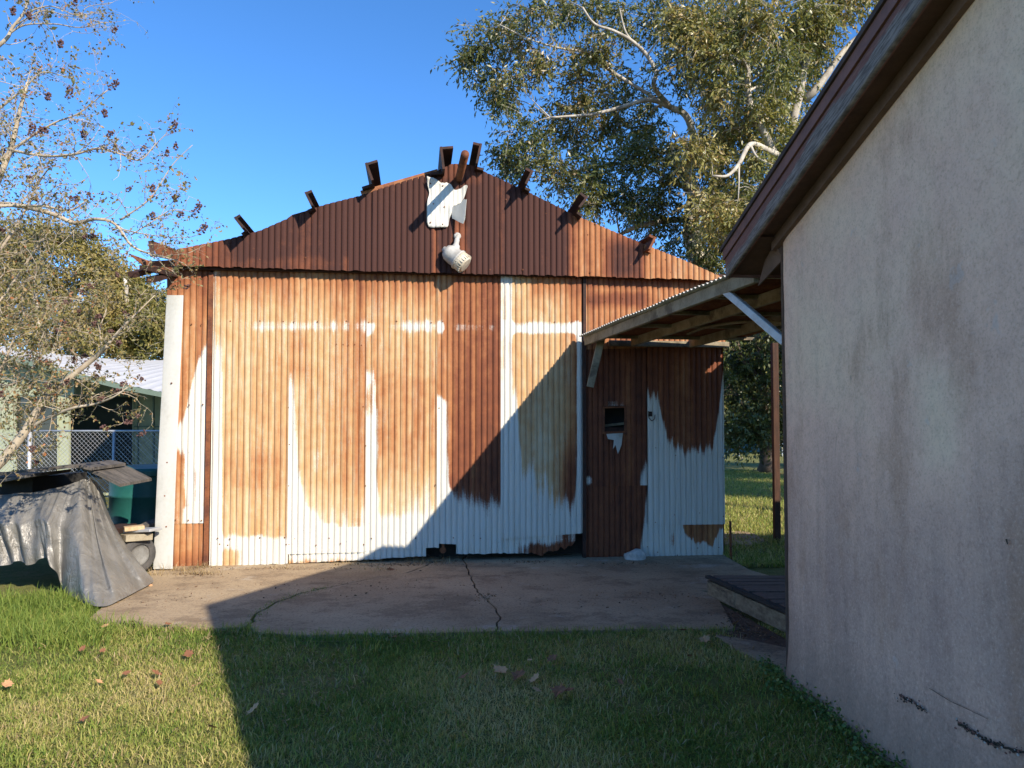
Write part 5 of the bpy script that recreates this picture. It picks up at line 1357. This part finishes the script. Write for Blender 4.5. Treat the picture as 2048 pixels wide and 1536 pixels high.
# ---- crape myrtle in the left foreground
YM = 6.6
CMB = at(-60, 1170, YM); CMB.z = 0
CM = empty('crape_myrtle', CMB, label='half bare crape myrtle with dark seed clusters at left edge', cat='tree')
def mp(*pts): return [at(x, y, Y) for x, y, Y in pts]
main = [([Vector(CMB)] + mp((-30, 980, YM), (10, 915, YM), (45, 870, YM), (72, 825, YM), (95, 790, YM), (140, 755, YM), (190, 715, YM), (215, 690, YM - .1)), .050, .018),
        (mp((215, 690, YM - .1), (240, 660, YM - .1), (275, 625, YM - .1), (310, 590, YM)), .014, .004),
        (mp((205, 700, YM), (200, 660, YM), (212, 620, YM)), .010, .003),
        (mp((45, 870, YM), (70, 850, YM), (110, 830, YM - .1), (150, 815, YM - .2), (190, 808, YM - .2), (225, 795, YM - .3), (255, 775, YM - .3)), .020, .005),
        (mp((50, 860, YM), (95, 810, YM + .2), (130, 770, YM + .2), (150, 740, YM + .2)), .012, .004),
        ([Vector(CMB)] + mp((-80, 900, YM), (-90, 700, YM), (-60, 500, YM), (-20, 400, YM), (20, 300, YM), (40, 220, YM), (55, 165, YM)), .05, .012),
        (mp((-60, 420, YM), (0, 408, YM), (60, 416, YM), (110, 430, YM - .1), (150, 446, YM - .1), (190, 438, YM - .2), (230, 448, YM - .2), (262, 490, YM - .2), (300, 508, YM - .1), (350, 520, YM)), .026, .006),
        (mp((-60, 415, YM - .2), (0, 412, YM - .2), (80, 412, YM - .2), (140, 420, YM - .3), (175, 400, YM - .3)), .018, .005),
        (mp((-40, 360, YM), (10, 310, YM), (60, 275, YM), (110, 245, YM), (160, 225, YM), (215, 180, YM)), .014, .004),
        (mp((20, 300, YM), (90, 312, YM - .1), (150, 308, YM - .2), (195, 297, YM - .2), (240, 308, YM - .2), (280, 320, YM - .2), (310, 290, YM - .2), (335, 265, YM - .2)), .013, .003),
        (mp((150, 308, YM - .2), (180, 285, YM - .2), (200, 255, YM - .2)), .006, .002),
        (mp((240, 440, YM - .2), (285, 410, YM - .2), (310, 385, YM - .2), (345, 330, YM - .2), (385, 290, YM - .2)), .008, .003),
        (mp((262, 470, YM - .2), (310, 440, YM - .2), (345, 420, YM - .2), (395, 425, YM - .2)), .006, .002),
        (mp((230, 455, YM - .2), (300, 470, YM - .2), (370, 475, YM - .1), (400, 468, YM - .1)), .006, .002),
        (mp((-40, 120, YM), (10, 80, YM), (25, 55, YM), (50, 20, YM), (60, -30, YM)), .02, .006),
        (mp((15, 70, YM), (50, 50, YM), (110, 48, YM), (160, 55, YM), (205, 45, YM)), .008, .003),
        (mp((30, 50, YM), (85, 22, YM), (130, 30, YM), (215, 46, YM)), .006, .002),
        (mp((40, 30, YM), (100, 12, YM), (155, 32, YM), (175, 14, YM), (225, 5, YM)), .006, .002),
        (mp((-30, 240, YM), (20, 200, YM), (50, 175, YM), (85, 145, YM), (140, 155, YM)), .012, .003),
        (mp((-40, 560, YM), (0, 500, YM), (40, 440, YM + .1), (75, 370, YM + .1), (95, 340, YM)), .016, .005),
        (mp((-30, 640, YM), (30, 560, YM + .2), (70, 500, YM + .2), (100, 460, YM + .2)), .014, .004),
        (mp((-40, 800, YM), (10, 720, YM + .2), (40, 640, YM + .2), (70, 590, YM + .2)), .016, .004),
        (mp((-40, 760, YM), (20, 770, YM + .1), (60, 740, YM), (100, 690, YM)), .012, .003),
        (mp((310, 508, YM), (350, 520, YM), (372, 530, YM), (385, 545, YM)), .005, .002)]
mb = MB(); tips = []
trunkmb = MB()
for i, (pts, r0, r1) in enumerate(main):
    path = smooth_path(pts, 6); n = len(path)
    rr = [r0 + (r1 - r0) * k / (n - 1) for k in range(n)]
    (trunkmb if i in (0, 5) else mb).tube([p - CMB for p in path], rr, 7)
    for k in range(2, n):
        if path[k].x > -6.2: tips.append((path[k], (path[k] - path[k - 2]).normalized(), rr[k], i))
trunkmb.build('trunk', M['bark_myrtle'], CM, smooth=True)
lC, lD, lh = [], [], []
seeds = []
def twig(p, d, r, L, depth):
    n = 5; path = [p]; dd = d.copy()
    for k in range(n):
        dd = (dd + Vector((random.gauss(0, .28), random.gauss(0, .28), random.gauss(.03, .25)))).normalized()
        path.append(path[-1] + dd * L / n)
    mb.tube([q - CMB for q in path], [r * (1 - .75 * k / n) for k in range(n + 1)], 4, cap=False)
    for k in range(1, n + 1):
        if depth > 0 and random.random() < .55:
            side = dd.cross(Vector((random.gauss(0, 1), random.gauss(0, 1), random.gauss(0, 1)))).normalized()
            twig(path[k], (dd * .5 + side * .8).normalized(), r * .6, L * .55, depth - 1)
        for _ in range(random.choice((0, 0, 1, 1)) if p.z > 3.0 else random.choice((0, 1, 1, 2))):
            lC.append(path[k]); lD.append((dd * .4 + Vector((random.gauss(0, .7), random.gauss(0, .7), random.gauss(-.2, .7))))); lh.append(min(1, max(0, random.gauss(.5, .25))))
    if depth <= 1 and random.random() < .12: seeds.append((path[-1], dd))
for (p, d, r, i) in tips:
    pr = .50 if p.x < -3.4 - 0.0 else .34
    if i == 0: pr = .45
    if random.random() < pr:
        side = d.cross(Vector((random.gauss(0, 1), random.gauss(0, 1), random.gauss(0, 1)))).normalized()
        twig(p, (d * .6 + side * .8 + Vector((0, 0, .15))).normalized(), min(.0045, r * .6), random.uniform(.18, .42), 2 if random.random() < .6 else 1)
for _ in range(150):
    x, y = random.uniform(-70, 120), random.choice((random.uniform(150, 700), random.uniform(420, 900)))
    if x > 60 and y < 300: x -= 60
    twig(at(x, y, YM + random.uniform(-.6, .6)), Vector((random.gauss(.4, .5), random.gauss(0, .5), random.gauss(.4, .5))).normalized(), .004, random.uniform(.25, .5), 2)
mb.build('branches', M['bark_myrtle'], CM, smooth=True)
nL = len(lC)
leaves_mesh('leaves', np.array([tuple(p - CMB) for p in lC]), np.array([tuple(d) for d in lD]), .030 * (.6 + .8 * RNG.random(nL)), .018 * (.6 + .8 * RNG.random(nL)), np.array(lh), M['leaf_myrtle'], CM)
# bigger leaves still hanging on the outer twigs
bx = [(285, 258), (300, 270), (150, 165), (125, 150), (340, 335), (352, 345), (330, 370), (370, 365), (310, 395), (350, 400), (100, 60), (95, 25), (20, 120), (45, 180), (110, 285), (135, 290), (85, 400), (330, 478), (350, 540), (365, 535), (372, 520), (300, 480), (205, 395), (160, 400), (240, 250), (265, 255)]
CC = np.array([tuple(at(x + random.uniform(-6, 6), y + random.uniform(-6, 6), YM - .2) - CMB) for x, y in bx for _ in range(3)])
leaves_mesh('leaves', CC, RNG.normal(size=CC.shape) + np.array([.3, 0, .2]), np.full(len(CC), .05) * (.7 + .6 * RNG.random(len(CC))), np.full(len(CC), .032), RNG.random(len(CC)) * .6 + .1, M['leaf_myrtle'], CM)
def seed_mesh(n, L, w):
    bm = bmesh.new()
    for k in range(n):
        t = random.random(); a = random.uniform(0, 6.28); rr_ = w * (1 - t * .6) * random.uniform(.3, 1)
        mtx = Matrix.Translation((rr_ * math.cos(a), rr_ * math.sin(a), t * L))
        bmesh.ops.create_icosphere(bm, subdivisions=1, radius=random.uniform(.0075, .0105), matrix=mtx)
        b = bmesh.ops.create_cone(bm, segments=3, radius1=.0015, radius2=.001, depth=1, cap_ends=False)['verts']
        p0, p1 = Vector((0, 0, max(0, t * L - .02))), Vector((rr_ * math.cos(a), rr_ * math.sin(a), t * L)); d = p1 - p0
        q = d.to_track_quat('Z', 'Y').to_matrix().to_4x4()
        bmesh.ops.transform(bm, verts=b, matrix=Matrix.Translation((p0 + p1) / 2) @ q @ Matrix.Diagonal((1, 1, max(d.length, .001), 1)))
    me = bpy.data.meshes.new('seed_cluster'); bm.to_mesh(me); bm.free(); me.materials.append(M['seed']); return me
variants = [seed_mesh(n, L, w) for n, L, w in ((26, .13, .045), (18, .10, .035), (12, .08, .03))]
fixed = [(215, 180, 245, 155, 0), (135, 200, 140, 180, 0), (205, 235, 218, 212, 1), (340, 268, 362, 222, 0), (385, 430, 398, 412, 0), (345, 405, 360, 380, 1), (350, 430, 385, 425, 1), (395, 470, 408, 455, 0), (300, 385, 310, 370, 1), (250, 380, 280, 370, 2),
         (280, 300, 287, 295, 2), (210, 270, 235, 265, 1), (160, 275, 172, 262, 1), (90, 200, 110, 178, 1), (115, 95, 128, 80, 1), (145, 10, 150, 3, 2), (222, 62, 238, 55, 2), (300, 440, 310, 425, 1), (60, 275, 68, 245, 0), (85, 270, 78, 250, 1), (100, 260, 70, 262, 1), (225, 300, 232, 290, 2), (55, 40, 60, 25, 1), (20, 30, 30, 18, 1), (355, 300, 352, 292, 2), (330, 312, 331, 310, 2)]
allseeds = [(at(a, b, YM - .2), (at(c, d, YM - .2) - at(a, b, YM - .2)).normalized(), v) for a, b, c, d, v in fixed] + [(p, d, random.choice((1, 2, 2))) for p, d in seeds[:60]]
for p, d, v in allseeds:
    o = bpy.data.objects.new('seed_cluster', variants[v]); COL.objects.link(o); o.parent = CM
    o.location = p - CMB; o.rotation_euler = d.to_track_quat('Z', 'Y').to_euler()

# ================================================================== GRASS
def in_poly(x, y, poly):
    poly = np.array(poly); inside = np.zeros(len(x), bool); j = len(poly) - 1
    for i in range(len(poly)):
        xi, yi, xj, yj = poly[i][0], poly[i][1], poly[j][0], poly[j][1]
        c = ((yi > y) != (yj > y)) & (x < (xj - xi) * (y - yi) / (yj - yi + 1e-12) + xi); inside ^= c; j = i
    return inside
slab_poly = [gp(*p) for p in FRONT] + [gp(*p) for p in FRONT2] + [gp(*p) for p in FRONT3] + [gp(1440, 1200), (1.8, 7.2), (3.0, 7.3), gp(1500, 1140), gp(1450, 1112), (2.6, 9.6), (-3.9, 9.2)] + left_edge
path_poly = [gp(x, y) for x, y in ((1432, 1268), (1500, 1278), (1600, 1300), (1640, 1420), (1560, 1340), (1480, 1300))]
soil_poly = [gp(x, y) for x, y in ((1418, 1192), (1600, 1290), (1600, 1312), (1490, 1284), (1440, 1256))]
def blades(name, x, y, h, w, hue, mat, lean=.6, z0=-0.03, label=None, cat='grass', curl=.35):
    n = len(x)
    a = RNG.random(n) * 2 * np.pi; tl = np.abs(RNG.normal(size=n)) * lean + .08
    dx, dy = np.cos(a), np.sin(a)
    sx, sy = -dy, dx
    b = RNG.random(n) * 2 * np.pi; sx, sy = np.cos(b), np.sin(b)
    base = np.stack([x, y, np.full(n, z0)], -1)
    m_ = base + np.stack([dx * h * .45 * np.sin(tl), dy * h * .45 * np.sin(tl), h * .55 * np.cos(tl * .6)], -1)
    t_ = base + np.stack([dx * h * (np.sin(tl) + curl * tl), dy * h * (np.sin(tl) + curl * tl), h * np.clip(np.cos(tl), .15, 1)], -1)
    s = np.stack([sx, sy, np.zeros(n)], -1) * w[:, None] * .5
    V = np.stack([base - s, base + s, m_ + s * .8, m_ - s * .8, t_], 1).reshape(-1, 3)
    k = np.arange(n)[:, None] * 5
    F = np.concatenate([k + [0, 1, 2], k + [0, 2, 3], k + [3, 2, 4]]).astype(np.int32)
    o = np_mesh(name, V, F, {'hue': np.repeat(np.clip(hue, 0, 1), 5)}, mat)
    return tag(o, label, cat, kind='stuff')
# mown lawn in front
n = 330000
x = RNG.uniform(-5.6, 2.1, n); y = 2.9 + (9.0 - 2.9) * RNG.random(n) ** 1.35
keep = ~in_poly(x, y, slab_poly) & ~in_poly(x, y, path_poly) & ~in_poly(x, y, soil_poly) & (x < 1.74 + .06 * (4.76 - y) + np.where(y > 4.76, 3, 0)) & (np.abs(x) < y * .75 + .4)
keep &= ~((y > 6.1) & (x > -3)) & ~((y > 7.0) & (x < -3.4))
pt = vnoise(x * .9, y * .9, 3) * .6 + vnoise(x * 3.3, y * 3.3, 6) * .4
bare = vnoise(x * 1.5 + 40, y * 1.5, 8)
keep &= RNG.random(n) < np.clip(1.25 - 1.3 * (bare > .66) * .7, .3, 1)
x, y, pt = x[keep], y[keep], pt[keep]
lush = (sm(-2.2, -3.2, x) if False else 1 - sm(-3.3, -2.7, x)) * sm(5.0, 5.7, y)
h = (.004 + .024 * RNG.random(len(x)) + .012 * (pt > .6)) * (1 + 1.8 * lush)
hue = .60 + (pt - .5) * 1.1 + RNG.normal(size=len(x)) * .20 - .30 * lush
blades('grass', x, y, h + .02, np.full(len(x), .0052) * (.7 + .6 * RNG.random(len(x))), hue, M['grass'], 1.05, label='short mown lawn with straw coloured patches in the foreground')
tx, ty, th_ = [], [], []
for _ in range(420):
    cy = random.uniform(3.0, 6.0); cx = random.uniform(-cy * .75, min(1.7, cy * .7)); k = random.randint(10, 26); r_ = random.uniform(.02, .06)
    tx += list(np.random.normal(cx, r_, k)); ty += list(np.random.normal(cy, r_, k)); th_ += list(np.full(k, random.uniform(.035, .075)))
tx, ty, th_ = np.array(tx), np.array(ty), np.array(th_)
kp = ~in_poly(tx, ty, slab_poly) & ~in_poly(tx, ty, path_poly) & ~in_poly(tx, ty, soil_poly) & (tx < 1.7)
tx, ty, th_ = tx[kp], ty[kp], th_[kp]
blades('grass_tufts', tx, ty, th_ * (.6 + .6 * RNG.random(len(tx))), np.full(len(tx), .0075), .40 + RNG.normal(size=len(tx)) * .2, M['grass'], .9, label='coarse green tufts standing out of the mown lawn')
n = 9000
tx = RNG.uniform(-4.5, 1.75, n); ty = RNG.uniform(2.9, 6.1, n)
kp = ~in_poly(tx, ty, slab_poly) & (np.abs(tx) < ty * .75) & (vnoise(tx * 1.5, ty * 1.5, 21) > .45); tx, ty = tx[kp], ty[kp]
blades('dry_clippings', tx, ty, .03 + .03 * RNG.random(len(tx)), np.full(len(tx), .005), RNG.random(len(tx)), M['straw'], 2.0, z0=-.012, label='straw coloured clippings lying in the lawn')
# lush tall grass by the tarp and along the slab edges
xs, ys = [], []
for _ in range(160):
    p = on_ground(random.uniform(-40, 190), random.uniform(1150, 1290))
    if p.x > -2.9 or p.y > 7.0: continue
    k = random.randint(30, 60); xs += list(np.random.normal(p.x, .08, k)); ys += list(np.random.normal(p.y, .08, k))
edge_pts = [gp(*q) for q in FRONT + FRONT2 + FRONT3]
for i in range(len(edge_pts) - 1):
    a, b = edge_pts[i], edge_pts[i + 1]; L = math.dist(a, b)
    for k in range(int(L * 300)):
        t = random.random(); xs.append(a[0] + (b[0] - a[0]) * t + random.gauss(0, .02)); ys.append(a[1] + (b[1] - a[1]) * t - abs(random.gauss(0, .05)) + .02)
xs, ys = np.array(xs), np.array(ys)
kp = ~in_poly(xs, ys - .04, slab_poly); xs, ys = xs[kp], ys[kp]
tall = xs < -2.9
blades('tall_grass', xs, ys, np.where(tall, .06 + .11 * RNG.random(len(xs)), .05 + .04 * RNG.random(len(xs))), np.where(tall, .007, .005), RNG.normal(size=len(xs)) * .15 + np.where(tall, .34, .46), M['grass'], .5, label='taller bright green grass by the tarp and slab edge')
# grass in the slab crack
xs, ys = [], []
c = wig(CRACK1[:5], 0)
for (cx, cy) in c:
    for _ in range(60): xs.append(random.gauss(cx, .04)); ys.append(random.gauss(cy, .05))
blades('crack_grass', np.array(xs), np.array(ys), .03 + .03 * RNG.random(len(xs)), np.full(len(xs), .005), RNG.normal(size=len(xs)) * .15 + .25, M['grass'], .8, label='grass growing in the long crack of the concrete')
# back lawn
n = 60000
x = RNG.uniform(2.2, 9, n); y = 8.6 + 20 * RNG.random(n) ** 1.6
k = (x / y > .26) & (x / y < .42) & ~in_poly(x, y, slab_poly); x, y = x[k], y[k]
blades('back_grass', x, y, .05 + .04 * RNG.random(len(x)), np.full(len(x), .012), .62 + RNG.normal(size=len(x)) * .2, M['grass'], .8, label='dry back lawn seen between the shed and the house')
# dry weeds against the shed foot
xs, ys = [], []
for (px, py, s, k) in ((325, 1140, .10, 120), (395, 1148, .12, 200), (405, 1135, .06, 80), (365, 1142, .1, 60), (560, 1136, .15, 60), (700, 1128, .2, 120), (760, 1140, .1, 60), (850, 1125, .2, 160), (300, 1150, .1, 80)):
    p = on_ground(px, py); xs += list(np.random.normal(p.x, s, k)); ys += list(np.random.normal(p.y, s * .4, k))
blades('dry_weeds', np.array(xs), np.array(ys), .03 + .09 * RNG.random(len(xs)) ** 2, np.full(len(xs), .004), RNG.random(len(xs)), M['straw'], .9, z0=0.0, label='dry straw weeds along the foot of the shed')
# grit, bark and leaf crumbs blown against the shed and along the cracks
C = []
for (px, py, sx_, sy_, k) in ((560, 1138, .5, .04, 160), (800, 1130, .35, .05, 260), (860, 1124, .2, .04, 200), (1060, 1124, .18, .05, 160), (1230, 1128, .4, .05, 120), (395, 1150, .15, .06, 120), (1310, 1190, .2, .08, 40), (970, 1195, .05, .12, 60),
                          (700, 1175, .8, .25, 160), (1200, 1200, .8, .3, 160), (300, 1200, .3, .15, 70), (1500, 1265, .12, .12, 320), (1480, 1232, .10, .15, 200)):
    p = on_ground(px, py)
    for _ in range(k): C.append((random.gauss(p.x, sx_), random.gauss(p.y, sy_), random.uniform(.002, .008)))
C = np.array(C); n = len(C)
D = RNG.normal(size=(n, 3)); D[:, 2] *= .08
o = leaves_mesh('litter', C, D, .010 + .028 * RNG.random(n) ** 3, .006 + .016 * RNG.random(n) ** 3, RNG.random(n), M['crumbs']); tag(o, 'brown crumbs and leaf litter scattered on the concrete', 'litter', kind='stuff')
# broad leaved weeds along the house wall
n = 3000
t = RNG.random(n); s = t * 3.2 - .25
off = np.abs(RNG.normal(size=n)) * .065 * (1 + .5 * np.sin(s * 7))
px_, py_ = HO.x + e1.x * s - e2.x * (off + .02), HO.y + e1.y * s - e2.y * (off + .02)
C = np.stack([px_, py_, np.abs(RNG.normal(size=n)) * .035 - .01], -1)
D = RNG.normal(size=(n, 3)); D[:, 2] = np.abs(D[:, 2]) * .4
o = leaves_mesh('ground_cover', C, D, .018 * (.6 + RNG.random(n)), .016 * (.6 + RNG.random(n)), RNG.random(n), M['clover']); tag(o, 'low broad leaved weeds along the pink house wall', 'weeds', kind='stuff')

# ================================================================== FALLEN LEAVES
def leaf_mesh(seed, mat):
    rnd = random.Random(seed); bm = bmesh.new()
    ol = [(0, -1), (.25, -.6), (.55, -.55), (.45, -.2), (.75, .1), (.4, .25), (.35, .6), (.1, .65), (0, 1), (-.12, .6), (-.4, .55), (-.42, .2), (-.7, .05), (-.45, -.25), (-.5, -.6), (-.2, -.6)]
    c = bm.verts.new((0, 0, .10)); vs = []
    for x, y in ol:
        r2 = x * x + y * y
        vs.append(bm.verts.new((x * rnd.uniform(.85, 1.1), y * rnd.uniform(.9, 1.1), .1 + .45 * r2 * rnd.uniform(.1, 1.0) * (1 if x > 0 else rnd.uniform(.2, 1)))))
    for i in range(len(vs)): bm.faces.new((c, vs[i], vs[(i + 1) % len(vs)]))
    me = bpy.data.meshes.new('fallen_leaf'); bm.to_mesh(me); bm.free(); me.materials.append(M[mat]); return me
lm = [leaf_mesh(1, 'dead_leaf'), leaf_mesh(2, 'dead_leaf'), leaf_mesh(3, 'dead_leaf_pale'), leaf_mesh(4, 'dead_leaf')]
LEAF = [(930, 1362, .055, 0, 's'), (1000, 1350, .07, 2, 's'), (1038, 1360, .075, 1, 's'), (1070, 1366, .05, 2, 's'), (1118, 1392, .075, 1, 's'), (1072, 1389, .035, 2, 's'), (1140, 1390, .045, 3, 's'), (1105, 1325, .05, 0, 's'), (1060, 1328, .022, 2, 's'), (1410, 1287, .06, 2, 's'), (795, 1280, .06, 0, 'e'), (866, 1292, .04, 0, 'e'),
        (508, 1428, .05, 2, 's'), (1240, 1372, .03, 0, 's'), (1472, 1248, .05, 2, 'd'), (1366, 1268, .04, 0, 'e'), (1380, 1320, .03, 3, 's'), (565, 1398, .02, 2, 's'), (577, 1450, .02, 2, 's'),
        (418, 1283, .045, 2, 'l'), (377, 1316, .05, 0, 'l'), (14, 1378, .05, 2, 'l'), (170, 1448, .035, 0, 'l'), (424, 1466, .045, 0, 'l'), (210, 1260, .045, 2, 'l'), (265, 1251, .03, 0, 'l'), (335, 1255, .035, 0, 'l'), (253, 1355, .035, 3, 'l'), (312, 1355, .04, 3, 'l'), (318, 1374, .03, 0, 'l'), (393, 1380, .04, 2, 'l'), (85, 1303, .03, 2, 'l'), (165, 1305, .035, 3, 'l'), (205, 1309, .03, 3, 'l'), (197, 1372, .03, 2, 'l'), (352, 1470, .025, 2, 'l'),
        (780, 1140, .05, 0, 'c'), (285, 1178, .05, 0, 'c'), (300, 1172, .035, 2, 'c'), (270, 1184, .03, 0, 'c')]
LBL = {'s': ('small dry leaf lying on the shaded lawn', 'fallen leaves on the shaded lawn'), 'e': ('brown leaf on the grass edge along the concrete', 'fallen leaves at the slab edge'), 'd': ('orange leaf on the soil beside the wooden deck', None),
       'l': ('small brown leaf lying on the sunlit lawn', 'fallen leaves on the sunlit lawn'), 'c': ('brown leaf lying by the hem of the grey tarp', 'fallen leaves on the concrete')}
OWN = {(930, 1362): 'reddish brown leaf alone left of the leaf cluster on the shaded lawn', (1000, 1350): 'large tan upright leaf at the left end of the shaded leaf cluster', (1038, 1360): 'brown curled leaf in the middle of the shaded leaf cluster',
       (1070, 1366): 'pale leaf at the right end of the upper shaded leaf cluster', (1118, 1392): 'largest brown leaf, lowest of the cluster on the shaded lawn', (1140, 1390): 'dark curled leaf touching the largest brown leaf', (1072, 1389): 'tiny pale leaf below the shaded leaf cluster',
       (1105, 1325): 'reddish leaf above the cluster on the shaded lawn', (1060, 1328): 'tiny cream leaf above the cluster on the shaded lawn', (1410, 1287): 'bright orange leaf on the shaded grass nearest the footpath', (795, 1280): 'brown leaf standing on the grass edge left of the long crack',
       (508, 1428): 'pale tan leaf just inside the edge of the house shadow', (418, 1283): 'tan leaf at the top corner of the lawn by the shadow edge', (377, 1316): 'reddish leaf just left of the shadow edge on the sunlit lawn', (14, 1378): 'orange leaf at the left edge of the sunlit lawn',
       (170, 1448): 'red brown leaf alone low on the sunlit lawn', (424, 1466): 'brown leaf nearest the camera beside the shadow edge', (780, 1140): 'brown leaf lying at the foot of the shed doors'}
for (px, py, s, k, w) in LEAF:
    p = on_ground(px, py); o = bpy.data.objects.new('fallen_leaf', lm[k]); COL.objects.link(o)
    o.location = (p.x, p.y, .026 if w in 'sel' else .004); o.scale = (s, s, s); o.rotation_euler = (random.uniform(.1, .6), random.uniform(-.4, .4), random.uniform(0, 6.28))
    tag(o, OWN.get((px, py), LBL[w][0]), 'leaf', LBL[w][1])
